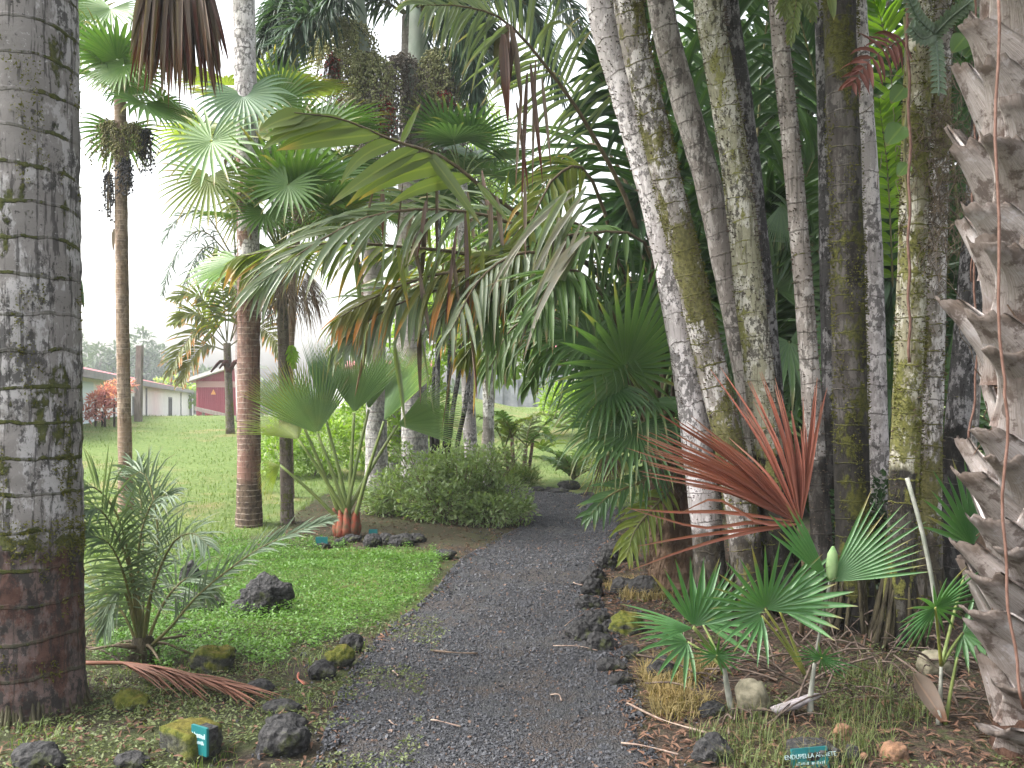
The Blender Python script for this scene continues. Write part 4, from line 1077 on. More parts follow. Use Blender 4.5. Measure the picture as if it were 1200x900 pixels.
# pale weeping foliage tree behind the middle
def tree(name, label, b, h, r, n_, ls, mat, blobs_, cat='tree', group=None, tr=.12, **kw):
    t = thing(name, label, cat, b, group)
    trunk(t, [b, b + V((.1, 0, h * .4)), b + V((0, .1, h * .75))], tr, 'bark_tree', seg=14, n=10)
    mb = MB()
    for c, rr in blobs_:
        s = b + V((0, 0, h * .35)); e = b + V(c)
        tube(mb, spline([s, (s + e) / 2 + V((0, 0, .2)), e], 7), [tr * .5 * (1 - .12 * i) for i in range(7)], 5)
    mb.build('branch', M['bark_tree'], t)
    crown_leaves('crown', t, [(b + V(c), rr) for c, rr in blobs_], n_, ls, mat, **kw)
    return t
M['leaf_lime'] = leaf_mat('pale_lime_leaf', (.14, .24, .04), (.22, .32, .07), None, trans=.45)
M['leaf_mid'] = leaf_mat('mid_green_leaf', (.05, .10, .025), (.09, .15, .04), None, trans=.3)
M['leaf_dark'] = leaf_mat('dark_green_leaf', (.018, .05, .012), (.04, .085, .02), None, trans=.22)
M['leaf_far'] = leaf_mat('far_tree_leaf', (.045, .085, .04), (.08, .125, .05), None, trans=.2, rough=.6)
M['leaf_shrub'] = leaf_mat('shrub_leaf', (.125, .19, .08), (.21, .28, .125), (.24, .24, .13), .95, trans=.36)
M['leaf_pink'] = leaf_mat('pink_leaf', (.42, .17, .23), (.56, .27, .33), None, trans=.45)
b = on(P(570, 480, 19).x, 19)
tree('weeping_tree', 'pale lime tree with fine hanging foliage behind the foxtail palms', b, 6.5, 2, 9000, .22, 'leaf_lime', [((-.3, 0, 5.6), (.8, .8, 1.4)), ((.5, .2, 4.6), (.9, .8, 1.6)), ((-.7, 0, 4.2), (.7, .7, 1.4)), ((.1, .3, 3.2), (1, .8, 1.2)), ((-.2, .2, 6.8), (.7, .7, 1.2))], down=1.6, asp=.16, tr=.12)
b = on(P(545, 450, 23).x, 23)
tree('broadleaf_tree', 'bright green bushy tree behind the thin stems', b, 4.2, 2, 3600, .22, 'leaf_lime', [((0, 0, 3.2), (1.2, 1, 1.0)), ((-1, .3, 2.4), (1, .8, .9)), ((1, .2, 2.0), (.9, .8, .8))])

# young blue-green fan palm with long petioles ----------------------------------------------------
b = G(406, 628); Y0 = b.y
t = thing('young_fan_palm', 'young stemless fan palm with big round blades and red leaf bases', 'palm tree', b)
for hub, Rr, A, N, m_, o in [
    ((372, 508), .80, (-.28, -.1, 1), (.3, -1, .2), 'fan_young', dict(spread=105)),
    ((415, 484), .90, (.16, -.1, 1), (-.25, -1, .2), 'fan_young', dict(spread=88)),
    ((450, 494), .86, (.5, .1, .85), (-.8, -.6, .2), 'fan_young', dict(spread=80)),
    ((381, 488), .88, (-.10, .1, 1), (.9, -.45, 0), 'fan_blue', dict(spread=60)),
    ((350, 515), .72, (-.8, .6, .6), (.5, -1, .4), 'fan_yellow', dict(spread=90, droop=.15, split=.3)),
    ((466, 498), .80, (.95, .3, .2), (-.2, -1, .5), 'fan_young', dict(spread=80, droop=.1)),
    ((328, 545), .42, (-.6, .5, -.5), (0, -1, .5), 'fan_yellow', dict(spread=90, droop=.3, split=.25)),
    ((356, 500), .8, (-.55, .3, .8), (.4, -1, .2), 'fan_yellow', dict(spread=70, droop=.08)),
    ((432, 480), .85, (.25, .5, 1), (-.6, -1, .2), 'fan_young', dict(spread=70))]:
    o2 = dict(nseg=32, split=.48, droop=.03, cup=.1, fold=.5, side=.75, jit=.05, rows=9); o2.update(o)
    fanleaf(t, b + V((R.uniform(-.08, .08), R.uniform(-.05, .05), .1)), F_(hub[0], hub[1], Y0 + R.uniform(-.25, .2)), Rr, m_, A, N, pr=.026, sag=.03, **o2)
mb = MB()
for k in range(9):
    a = k * 2.4; q = b + V((math.cos(a) * .09, math.sin(a) * .07, 0))
    tube(mb, spline([q, q + V((math.cos(a) * .02, 0, .2)), q + V((math.cos(a) * .05, 0, R.uniform(.24, .36)))], 6), [.055, .06, .045, .032, .022, .012], 7, rough=.35)
mb.build('leaf_base', plain('red_leaf_base', (.26, .055, .03), (.11, .07, .035), 14, .7, .6), t)

# leafy shrub beside the path -----------------------------------------------------------------------
def shrub(name, label, b, blobs_, n_, ls, mat, asp=.4, down=-.2, shell=.35, cat='shrub', group=None):
    t = thing(name, label, cat, b, group)
    mb = MB()
    for c, rr in blobs_:
        for k in range(5):
            e = V(b) + V(c) + V((R.uniform(-.8, .8) * rr[0], R.uniform(-.8, .8) * rr[1], R.uniform(0, .9) * rr[2]))
            s0 = V(b) + V((c[0] * .5, c[1] * .5, -.02)); tube(mb, spline([s0, (s0 + e) / 2 + V((0, 0, .08)), e], 5), .004, 4, cap=False)
    mb.build('stem', M['rachis_brown'], t)
    crown_leaves('foliage', t, [(V(b) + V(c), rr) for c, rr in blobs_], n_, ls, mat, shell=shell, asp=asp, down=down)
    return t
b = on(P(532, 620, 11.3).x, 11.3)
shrub('leafy_shrub', 'sprawling light green shrub at the left edge of the path bend', b, [((-.7, 0, .3), (.42, .4, .36)), ((-.25, .1, .46), (.5, .4, .42)), ((.25, 0, .42), (.45, .4, .40)), ((.62, -.1, .28), (.38, .4, .30)), ((-.1, -.4, .22), (.6, .3, .26)), ((.45, -.5, .17), (.45, .25, .2)), ((-.95, -.1, .2), (.25, .3, .25)), ((0, .3, .55), (.6, .4, .4)), ((.0, 0, .68), (.25, .2, .22)), ((.85, -.35, .15), (.2, .2, .18))] + [((R.uniform(-1.05, .95), R.uniform(-.5, .2), R.uniform(.2, .85)), (R.uniform(.1, .2), .14, R.uniform(.1, .24))) for _ in range(16)], 12500, .068, 'leaf_shrub', .42)
b = on(P(470, 560, 15).x, 15)
shrub('yellow_shrub', 'yellow green bush behind the pale grey trunks', b, [((-.5, 0, .9), (.6, .4, .9)), ((.3, .2, 1.1), (.5, .4, 1.0))], 2600, .13, 'leaf_lime', .4)
b = on(P(352, 540, 14).x, 14)
shrub('yellow_shrub', 'yellow green bush on the lawn behind the young fan palm', b, [((-.3, 0, .4), (.45, .4, .5)), ((.35, .2, .5), (.5, .4, .5))], 2200, .12, 'leaf_lime', .3)

# plants at the far bend ------------------------------------------------------------------------------
b = on(P(608, 556, 16.5).x, 16.5)
t = thing('cluster_palm', 'small clumping palm with red stems at the far bend of the path', 'palm tree', b)
for i in range(6):
    a = i * 1.05; q = b + V((math.cos(a) * .16, math.sin(a) * .12, 0)); tq = q + V((math.cos(a) * .1, 0, R.uniform(.5, .85)))
    trunk(t, [q, tq], .035, 'bark_brown', seg=8, n=8, name='stem')
    for k in range(2): frond(t, arch(tq, a + k * 2.2, R.uniform(.7, 1.35), 1.0, 1.7), ['feather', 'feather_lime'][k], n=16, ll=.32, lw=.05, rows=4)
b = on(P(612, 566, 15.9).x, 15.9)
shrub('grass_clump', 'rounded tuft of fine grass in front of the red stemmed palm', b, [((0, 0, .12), (.32, .25, .2))], 1800, .16, 'grass', .06, -1.2, .1, 'grass clump')
b = on(P(672, 570, 15.8).x, 15.8)
t = thing('pale_cycad', 'pale grey green spiky plant beyond the far bend', 'plant', b)
for i in range(13):
    frond(t, arch(b + V((0, 0, .15)), i * 2.4, R.uniform(.5, 1.3), .85, 1.0), 'fan_young', n=14, ll=.28, lw=.07, rows=4, r0=.02)
for i, (x, y, Y0, lb) in enumerate([(572, 490, 17.5, 'bright yellow green leafy plant beside the thin spotted trunk'), (635, 500, 20, 'yellow green broad leaved plant right of the red stemmed palm'), (700, 540, 17, 'low green plant at the right end of the far bend'), (655, 520, 24, 'hazy green bush in the far field')]):
    b = on(P(x, 520, Y0).x, Y0)
    t = thing('broadleaf_plant', lb, 'plant', b, 'plants beyond the path bend')
    for k in range(11):
        mb = MB(); leaflet(mb, b + V((0, 0, .2)), V((math.cos(k * 2.4), math.sin(k * 2.4), R.uniform(.5, 1.6))), R.uniform(.45, .8), .13, 1.2, V((0, 0, 1)), 6)
        mb.build('leaf', M['feather_lime' if i < 2 else 'leaf_shrub'], t)
# ================================================================== fibrous fan palm right of the path
b = on(P(789, 700, 6.9).x, 6.9); b.z -= .05
Y0 = 6.9
t = thing('fibrous_fan_palm', 'stout fan palm with a brown fibrous trunk and a mass of drooping green fans', 'palm tree', b)
top = F_(780, 505, Y0)
trunk(t, [b, F_(787, 620, Y0), top], .155, 'fibre', seg=44, ring=.12, ringamp=.12, rough=.22, flare=.25, n=22, taper=-.1)
mb = MB()
for k in range(260):
    a = R.uniform(0, 6.28); f = R.random(); q = b.lerp(top, f) + V((math.cos(a) * .155, math.sin(a) * .155, 0))
    tube(mb, spline([q, q + V((math.cos(a) * .03, math.sin(a) * .03, -.06)), q + V((math.cos(a) * .035 + R.uniform(-.04, .04), math.sin(a) * .035, -R.uniform(.1, .3)))], 4), R.uniform(.002, .005), 3, cap=False)
mb.build('fibre_skirt', M['fibre'], t)
FL = [((733, 431), .78, (-.25, -.5, .55), (.1, -1, .35), dict(spread=330, droop=.12, split=.42, mess=.2), 'fan_mid', 6.1),
      ((692, 400), .75, (-.9, -.2, .0), (0, -.55, .85), dict(droop=1.3), 'fan_mid', 6.3),
      ((714, 450), .65, (-.8, -.4, -.3), (-.2, -.8, .6), dict(droop=1.1), 'fan_mid', 6.2),
      ((700, 400), .85, (-.5, -.1, .6), (-.1, -.9, .5), dict(droop=.9), 'fan_mid', 6.9),
      ((745, 380), .85, (-.1, .1, 1), (-.1, -.9, .4), dict(droop=.9), 'feather_dark', 7.1),
      ((716, 500), .55, (-.7, -.5, -.6), (-.3, -1, .4), dict(droop=.9), 'fan_mid', 6.3),
      ((745, 500), .62, (-.3, -.7, -.8), (-.1, -1, .4), dict(droop=.7), 'fan_mid', 6.2),
      ((708, 402), .7, (-.8, .3, .2), (0, -.5, .9), dict(droop=1.4), 'feather_dark', 7.3),
      ((800, 400), .85, (.3, .3, 1), (0, -.9, .4), dict(droop=.8), 'feather_dark', 7.4),
      ((840, 440), .85, (.8, .2, .6), (0, -.8, .7), dict(droop=1.0), 'fan_mid', 7.3),
      ((870, 470), .8, (.9, .1, .2), (0, -.8, .7), dict(droop=1.2), 'fan_mid', 7.0),
      ((820, 500), .7, (.5, -.5, -.5), (.1, -1, .4), dict(droop=1.0), 'feather_dark', 6.7),
      ((728, 535), .42, (-.6, -.3, -.9), (-.5, -1, .4), dict(droop=.6, spread=140), 'fan_yellow', 6.6),
      ((760, 470), .7, (-.1, -.8, -.2), (0, -1, .7), dict(droop=1.0), 'fan_mid', 6.4)]
rndF = random.Random(3)
for hub, Rr, A, N, o, m_, Y1 in FL:
    o2 = dict(nseg=34, spread=270, split=.34, droop=1.0, rnd=rndF, fold=.2, rows=9, mess=.7); o2.update(o)
    fanleaf(t, top + V((R.uniform(-.08, .08), R.uniform(-.08, .08), R.uniform(-.15, .05))), F_(hub[0], hub[1], Y1), Rr, m_, A, N, pr=.014, **o2)
for px, py, L in ((712, 520, .35), (708, 530, .4), (716, 525, .3), (775, 545, .5)):   # dead hanging blades
    mb = MB(); fan(mb, F_(px, py, 6.5), (.05, 0, -1), (0, -1, .1), L, 10, 60, .3, 0, .2, .6, 6, R, .35); mb.build('dead_leaf', M['dead_brown'], t)
# small striped feather frond that hangs over the path
frond(t, [F_(790, 530, 6.6), F_(760, 560, 6.3), F_(715, 580, 6.1), F_(690, 605, 6.0), F_(672, 650, 5.95)][:4], 'fan_mid', n=18, ll=.30, lw=.035, droop=.9, up=(0, -1, .5), lift=0, a0=55, a1=20)
frond(t, [F_(795, 560, 6.6), F_(770, 590, 6.4), F_(745, 620, 6.3), F_(735, 650, 6.2)], 'fan_yellow', n=18, ll=.35, lw=.03, droop=1.1, up=(0, -1, .5), lift=0)

# ================================================================== arching feather palm over the path
b = on(P(800, 640, 7.9).x, 7.9)
t = thing('arching_palm', 'feather palm whose long arching fronds reach over the path from the right', 'palm tree', b)
trunk(t, [b, F_(795, 600, 7.9), F_(785, 560, 7.9)], .16, 'fibre', seg=14, n=14, ring=.12, ringamp=.1)
up_ = (0, -1, .25)
DN = dict(up=(0, -.5, .9), lift=-10)
LOWSIDE = -1
fr = [([(785, 560, 7.8), (775, 400, 7.5), (742, 255, 7.2), (690, 150, 6.9), (640, 78, 6.7), (592, 25, 6.5), (545, 8, 6.3), (500, 6, 6.1)], 'feather_silver', dict(n=46, ll=.75, lw=.03, droop=1.3, a0=70, a1=35, s0=.42, lift=0, up=up_, drop=.12)),
      ([(785, 560, 7.8), (740, 420, 7.3), (645, 285, 6.9), (575, 228, 6.6), (520, 185, 6.4), (462, 165, 6.2), (402, 140, 6.0), (345, 132, 5.8)], 'feather_lime', dict(n=10, ll=.92, lw=.12, droop=.5, a0=42, a1=8, s0=.46, lift=-5, up=(0, -1, .2), rows=8, fold=.06, prof=.5, sides=(LOWSIDE,))),
      ([(785, 560, 7.8), (745, 400, 7.4), (690, 310, 7.1), (600, 262, 6.8), (520, 246, 6.5), (440, 252, 6.2), (370, 285, 6.0), (300, 335, 5.8)], 'feather_silver', dict(n=40, ll=.85, lw=.04, droop=1.0, a0=48, a1=12, s0=.36, lift=10, up=(0, -.75, .65), twist=.5)),
      ([(785, 560, 7.8), (735, 420, 7.4), (660, 325, 7.0), (560, 300, 6.7), (480, 290, 6.5), (400, 285, 6.3), (340, 290, 6.2), (285, 300, 6.1)], 'feather_yellow', dict(n=34, ll=.75, lw=.045, droop=1.3, a0=55, a1=20, s0=.4, **DN)),
      ([(785, 560, 7.8), (735, 440, 7.3), (680, 355, 6.9), (620, 320, 6.7), (560, 315, 6.5), (500, 325, 6.4), (445, 345, 6.3), (398, 372, 6.2)], 'feather_orange', dict(n=34, ll=.7, lw=.04, droop=1.5, a0=58, a1=25, s0=.40, **DN)),
      ([(785, 560, 7.8), (740, 430, 7.2), (690, 340, 6.8), (640, 300, 6.5), (600, 300, 6.3), (560, 330, 6.2), (530, 385, 6.1)], 'feather_silver', dict(n=26, ll=.75, lw=.035, droop=1.9, a0=65, a1=30, s0=.34, **DN)),
      ([(785, 560, 7.8), (760, 400, 7.6), (720, 300, 7.3), (670, 260, 7.0), (620, 260, 6.8), (585, 300, 6.7)], 'feather', dict(n=34, ll=.9, lw=.045, droop=1.6, a0=65, a1=30, s0=.34, **DN)),
      ([(785, 560, 7.8), (770, 380, 7.9), (740, 230, 8.0), (700, 170, 8.0), (655, 190, 8.0), (620, 250, 7.9)], 'feather', dict(n=32, ll=.95, lw=.045, droop=1.1, a0=65, a1=30, s0=.3, up=up_, lift=0)),
      ([(785, 560, 7.8), (750, 450, 7.0), (715, 360, 6.4), (680, 320, 6.1), (650, 325, 5.9), (625, 370, 5.8)], 'feather', dict(n=28, ll=.75, lw=.04, droop=1.7, a0=65, a1=25, s0=.4, **DN)),
      ([(785, 560, 7.8), (745, 440, 8.2), (690, 350, 8.6), (620, 310, 9.0), (560, 330, 9.3), (520, 390, 9.5)], 'feather_yellow', dict(n=34, ll=.9, lw=.05, droop=1.7, a0=65, a1=25, s0=.35, **DN)),
      ([(785, 560, 7.8), (790, 380, 7.7), (775, 230, 7.5), (740, 130, 7.2), (700, 90, 7.0)], 'feather_deep', dict(n=38, ll=1.0, lw=.055, droop=1.0, a0=60, a1=25, s0=.3, up=up_, lift=0)),
      ([(785, 560, 7.8), (740, 470, 7.5), (690, 400, 7.3), (640, 370, 7.2), (600, 385, 7.1), (575, 430, 7.1)], 'feather', dict(n=34, ll=.75, lw=.045, droop=1.8, a0=65, a1=25, s0=.35, **DN))]
for pts, m_, kw in fr:
    if kw['n'] > 20: kw['lw'] *= 1.08; kw.setdefault('twist', .9); kw.setdefault('drop', .2); kw['rnd'] = R
    frond(t, [F_(*q) for q in pts], m_, 'rachis_brown', r0=.026, seg=20, **kw)
rnM = random.Random(21)
for i in range(9):
    x1, y1, Y1 = rnM.uniform(400, 660), rnM.uniform(235, 400), rnM.uniform(6.0, 8.2)
    x0_, y0_ = x1 + rnM.uniform(90, 170), y1 - rnM.uniform(-10, 50)
    pts = [(785, 560, 7.8), (765 - .1 * (785 - x0_), 440, 7.7), (x0_, y0_, (Y1 + 7.6) / 2), ((x0_ + x1) / 2, min(y0_, y1) - rnM.uniform(0, 25), Y1 + .2), (x1, y1 + rnM.uniform(-10, 20), Y1), (x1 - rnM.uniform(20, 45), y1 + rnM.uniform(25, 80), Y1 - .1)]
    frond(t, [F_(*q) for q in pts], ['feather_silver', 'feather_yellow', 'feather_silver', 'feather', 'feather_lime'][i % 5], 'rachis_brown', r0=.022, seg=20, n=26, ll=rnM.uniform(.5, .8), lw=rnM.uniform(.035, .065), droop=rnM.uniform(1.0, 2.2), a0=60, a1=20, s0=.45, up=(rnM.uniform(-.5, .5), -.7, .7), lift=rnM.uniform(-20, 20), drop=.2, twist=1.0)
for i in range(46):
    x, y = rnM.uniform(400, 700), rnM.uniform(190, 400)
    mb = MB(); leaflet(mb, F_(x, y, rnM.uniform(6.1, 7.4)), V((rnM.uniform(-.25, .25), 0, -1)), rnM.uniform(.35, .8), rnM.uniform(.014, .05), .2, V((rnM.uniform(-.8, .8), -1, 0)), 7, .3, 0, rnM.uniform(-1.2, 1.2))
    mb.build('dry_leaflet', M[rnM.choice(('dead_brown', 'dead_grey', 'feather_yellow', 'feather_silver', 'rachis_brown', 'feather_silver'))], t)
for i in range(16):   # grey silver blades hanging in a bunch
    a = F_(rnM.uniform(655, 700), rnM.uniform(215, 285), 6.0 + rnM.uniform(-.2, .2)); mb = MB()
    leaflet(mb, a, V((-rnM.uniform(.25, .8), rnM.uniform(-.2, .2), -rnM.uniform(.3, 1))), rnM.uniform(.55, 1.0), rnM.uniform(.03, .06), 1.1, V((rnM.uniform(-.5, .5), -.8, .5)), 8, .3, 0, rnM.uniform(-.6, .6)); mb.build('dry_leaflet', M['dead_silver' if i % 3 else 'feather_silver'], t)
mb = MB()
for a, e, w_ in (((500, 176, 6.35), (566, 262, 6.3), .10), ((470, 168, 6.25), (492, 120, 6.2), .05), ((560, 215, 6.5), (600, 262, 6.45), .05), ((590, 240, 6.6), (596, 200, 6.5), .03)):
    a, e = F_(*a), F_(*e); leaflet(mb, a, e - a, (e - a).length, w_, .12, V((.1, -1, .3)), 8, .08)
mb.build('back_leaflet', M['feather_lime'], t)
# dry leaflets hanging from its fronds
for i, (x, y, Y1, L, w_, m_) in enumerate([(595, 28, 6.5, .7, .07, 'dead_brown'), (598, 30, 6.48, .62, .06, 'dead_grey'), (590, 40, 6.45, .66, .08, 'dead_brown'), (586, 30, 6.52, .5, .06, 'rachis'), (603, 35, 6.5, .55, .05, 'dead_brown'), (622, 75, 6.6, .9, .04, 'dead_brown'), (628, 70, 6.62, 1.0, .03, 'dead_grey'), (618, 85, 6.6, 1.05, .035, 'dead_brown'),
            (635, 90, 6.6, .7, .03, 'dead_grey'), (612, 100, 6.58, .8, .03, 'dead_grey'), (605, 120, 6.6, .7, .03, 'dead_brown'), (545, 250, 6.3, .95, .035, 'dead_brown'), (548, 240, 6.32, .8, .03, 'feather_yellow'), (536, 265, 6.3, .75, .03, 'dead_brown'), (512, 200, 6.4, .75, .025, 'rachis_brown'), (500, 185, 6.4, .7, .012, 'rachis_brown'), (472, 215, 6.3, .6, .014, 'rachis_brown'),
            (575, 235, 6.5, .55, .04, 'dead_grey'), (582, 230, 6.5, .5, .04, 'dead_grey'), (640, 300, 6.4, .55, .05, 'feather_silver'), (655, 255, 6.3, .62, .06, 'dead_grey'), (648, 262, 6.28, .6, .07, 'feather_silver'), (662, 265, 6.32, .5, .05, 'dead_grey'), (566, 290, 6.3, .5, .035, 'feather_yellow'), (610, 300, 6.4, .7, .03, 'feather_yellow'), (530, 290, 6.3, .6, .028, 'rachis_brown')]):
    mb = MB(); leaflet(mb, F_(x, y, Y1), V((R.uniform(-.15, .15), 0, -1)), L, w_, .2, V((R.uniform(-.5, .5), -1, 0)), 7, .3, 0, R.uniform(-.8, .8)); mb.build('dry_leaflet', M[m_], t)

# ================================================================== dark feather palms behind the slender stems
def behind(label, b, fronds, mats, **kw):
    t = thing('feather_palm', label, 'palm tree', b, 'dark feather palms behind the stems')
    trunk(t, [b, b + V((0, .05, .5)), b + V((.02, 0, 1.0))], .17, 'fibre', seg=12, n=12)
    s0 = b + V((.02, 0, .95))
    for i, pts in enumerate(fronds):
        o = dict(n=34, ll=1.05, lw=.075, droop=.55, a0=62, a1=25, s0=.22, up=(R.uniform(-.4, .4), -1, .2), lift=5, fold=.14, r0=.03); o.update(kw)
        frond(t, [s0] + [F_(*q) for q in pts], mats[i % len(mats)], **o)
    return t
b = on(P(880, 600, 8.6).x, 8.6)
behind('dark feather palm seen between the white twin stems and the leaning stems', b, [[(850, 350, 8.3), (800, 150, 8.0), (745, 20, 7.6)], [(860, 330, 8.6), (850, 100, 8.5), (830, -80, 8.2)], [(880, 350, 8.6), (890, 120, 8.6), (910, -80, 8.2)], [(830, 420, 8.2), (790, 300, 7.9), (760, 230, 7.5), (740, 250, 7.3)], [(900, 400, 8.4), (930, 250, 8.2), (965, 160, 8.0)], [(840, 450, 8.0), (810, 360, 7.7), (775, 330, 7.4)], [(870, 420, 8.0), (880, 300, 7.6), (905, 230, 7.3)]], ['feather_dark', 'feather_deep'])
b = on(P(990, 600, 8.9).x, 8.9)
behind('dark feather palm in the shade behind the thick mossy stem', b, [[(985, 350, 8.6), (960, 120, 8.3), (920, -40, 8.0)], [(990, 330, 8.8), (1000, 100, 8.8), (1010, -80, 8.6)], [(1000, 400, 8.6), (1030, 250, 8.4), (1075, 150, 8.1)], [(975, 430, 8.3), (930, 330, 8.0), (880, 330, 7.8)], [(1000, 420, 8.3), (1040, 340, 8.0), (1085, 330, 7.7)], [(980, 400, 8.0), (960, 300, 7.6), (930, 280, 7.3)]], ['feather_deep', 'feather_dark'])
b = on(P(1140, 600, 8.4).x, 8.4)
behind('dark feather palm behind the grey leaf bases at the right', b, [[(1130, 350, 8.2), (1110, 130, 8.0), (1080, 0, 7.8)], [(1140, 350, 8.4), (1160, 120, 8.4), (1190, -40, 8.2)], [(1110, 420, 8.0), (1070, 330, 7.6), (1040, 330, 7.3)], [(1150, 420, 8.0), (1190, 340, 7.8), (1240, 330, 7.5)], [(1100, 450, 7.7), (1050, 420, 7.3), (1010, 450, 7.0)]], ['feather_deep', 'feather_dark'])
# bright pleated leaf, light from behind put into its brighter green
t = thing('bright_palm', 'bright lime green palm leaf lit between the pale stem and the mossy stem', 'palm tree', on(P(1045, 600, 7.6).x, 7.6))
frond(t, [ORG[t.name], F_(1050, 480, 7.5), F_(1046, 330, 7.3), F_(1040, 200, 7.2), F_(1030, 120, 7.1)], 'bright', n=20, ll=.42, lw=.085, droop=.25, a0=75, a1=45, s0=.5, up=(0, -1, .1), lift=0, fold=.1, blunt=.3)
frond(t, [ORG[t.name], F_(1060, 480, 7.7), F_(1065, 300, 7.7), F_(1040, 60, 7.6), F_(1020, -10, 7.4)], 'bright', n=22, ll=.55, lw=.06, droop=.6, a0=60, a1=30, s0=.55, up=(0, -1, .1), lift=0)
# low fans in the shade at stem feet
b = on(P(905, 600, 7.4).x, 7.4)
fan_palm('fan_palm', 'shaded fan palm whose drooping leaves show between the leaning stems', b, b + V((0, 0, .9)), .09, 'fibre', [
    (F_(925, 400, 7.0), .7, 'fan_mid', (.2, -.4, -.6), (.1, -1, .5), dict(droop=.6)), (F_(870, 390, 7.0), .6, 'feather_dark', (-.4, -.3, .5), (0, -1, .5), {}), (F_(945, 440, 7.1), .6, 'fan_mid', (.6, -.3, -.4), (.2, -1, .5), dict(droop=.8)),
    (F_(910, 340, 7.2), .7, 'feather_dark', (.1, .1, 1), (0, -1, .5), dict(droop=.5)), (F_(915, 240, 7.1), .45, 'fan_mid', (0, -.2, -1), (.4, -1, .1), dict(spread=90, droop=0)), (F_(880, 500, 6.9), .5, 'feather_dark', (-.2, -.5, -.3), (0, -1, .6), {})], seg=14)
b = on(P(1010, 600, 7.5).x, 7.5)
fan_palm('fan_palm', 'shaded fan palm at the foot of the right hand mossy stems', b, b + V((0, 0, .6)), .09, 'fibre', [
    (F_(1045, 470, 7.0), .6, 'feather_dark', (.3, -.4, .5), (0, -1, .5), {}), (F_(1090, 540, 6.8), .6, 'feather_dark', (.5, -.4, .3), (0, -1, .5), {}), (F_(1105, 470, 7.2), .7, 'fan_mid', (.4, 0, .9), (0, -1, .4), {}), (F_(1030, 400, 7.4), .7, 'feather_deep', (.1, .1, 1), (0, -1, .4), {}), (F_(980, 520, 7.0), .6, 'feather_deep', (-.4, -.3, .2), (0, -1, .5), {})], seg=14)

# ================================================================== slender stems
STEMS = [ # pts (px, py, Y), radius, bark, label
    ([(838, 720, 5.9), (826, 600, 5.9), (806, 440, 5.9), (775, 270, 5.85), (732, 110, 5.8), (702, 0, 5.75)], .100, 'bark_white', 'left white stem of the leaning twin stems, spotted black'),
    ([(885, 720, 5.7), (862, 560, 5.7), (836, 440, 5.7), (803, 300, 5.65), (765, 140, 5.6), (736, 0, 5.5)], .098, 'bark_mossy', 'right mossy stem of the leaning twin stems'),
    ([(915, 730, 6.2), (896, 560, 6.2), (868, 400, 6.2), (833, 230, 6.15), (800, 110, 6.1), (772, -10, 6.0)], .098, 'bark_slender', 'greyish brown leaning stem right of the twin stems'),
    ([(920, 740, 5.8), (904, 560, 5.8), (885, 400, 5.8), (866, 230, 5.8), (848, 110, 5.8), (828, -10, 5.7)], .10, 'bark_lime', 'yellowish lichen stem in the middle of the leaning group'),
    ([(935, 740, 6.1), (916, 560, 6.1), (899, 380, 6.1), (884, 230, 6.1), (870, 110, 6.1), (853, -10, 6.0)], .07, 'bark_dark', 'dark thin stem close behind the yellowish lichen stem'),
    ([(968, 740, 5.6), (962, 620, 5.6), (950, 450, 5.6), (937, 280, 5.6), (922, 120, 5.6), (911, -10, 5.6)], .062, 'bark_slender', 'slim pale stem standing alone left of the dark stems'),
    ([(975, 740, 6.0), (974, 560, 6.0), (970, 330, 6.0), (967, 150, 6.0), (963, -10, 6.0)], .055, 'bark_dark', 'thin black stem left of the thick mossy stem'),
    ([(1003, 745, 5.3), (999, 600, 5.3), (995, 400, 5.3), (990, 200, 5.3), (983, -10, 5.3)], .102, 'bark_moss_dark', 'thick dark stem coated in moss'),
    ([(1034, 740, 5.9), (1030, 560, 5.9), (1022, 300, 5.9), (1012, 120, 5.9), (1003, -10, 5.9)], .07, 'bark_white', 'white speckled stem right behind the thick mossy stem'),
    ([(1052, 770, 5.0), (1058, 600, 5.0), (1066, 400, 5.0), (1072, 200, 5.0), (1078, -10, 5.0)], .082, 'bark_yellow', 'stem covered in yellow green moss below the hanging roots'),
    ([(1090, 760, 5.5), (1088, 600, 5.5), (1093, 400, 5.5), (1098, 200, 5.5), (1104, -10, 5.5)], .075, 'bark_mossy', 'mossy spotted stem touching the yellow green mossy stem'),
    ([(1105, 690, 5.9), (1115, 580, 5.9), (1132, 400, 5.9), (1145, 250, 5.9), (1158, 80, 5.9), (1165, -10, 5.9)], .085, 'bark_dark', 'dark white flecked stem leaning right, next to the grey leaf bases'),
    ([(1128, 690, 6.6), (1134, 560, 6.6), (1142, 400, 6.6), (1150, 200, 6.6), (1152, -10, 6.6)], .06, 'bark_slender', 'pale thin stem half hidden behind the grey leaf bases'),
]
M['root_mass'] = plain('dark_root_mass', (.03, .026, .02), (.075, .065, .04), 16, .95, 1.0, .1, (1, 1, .3), .03)
first = None
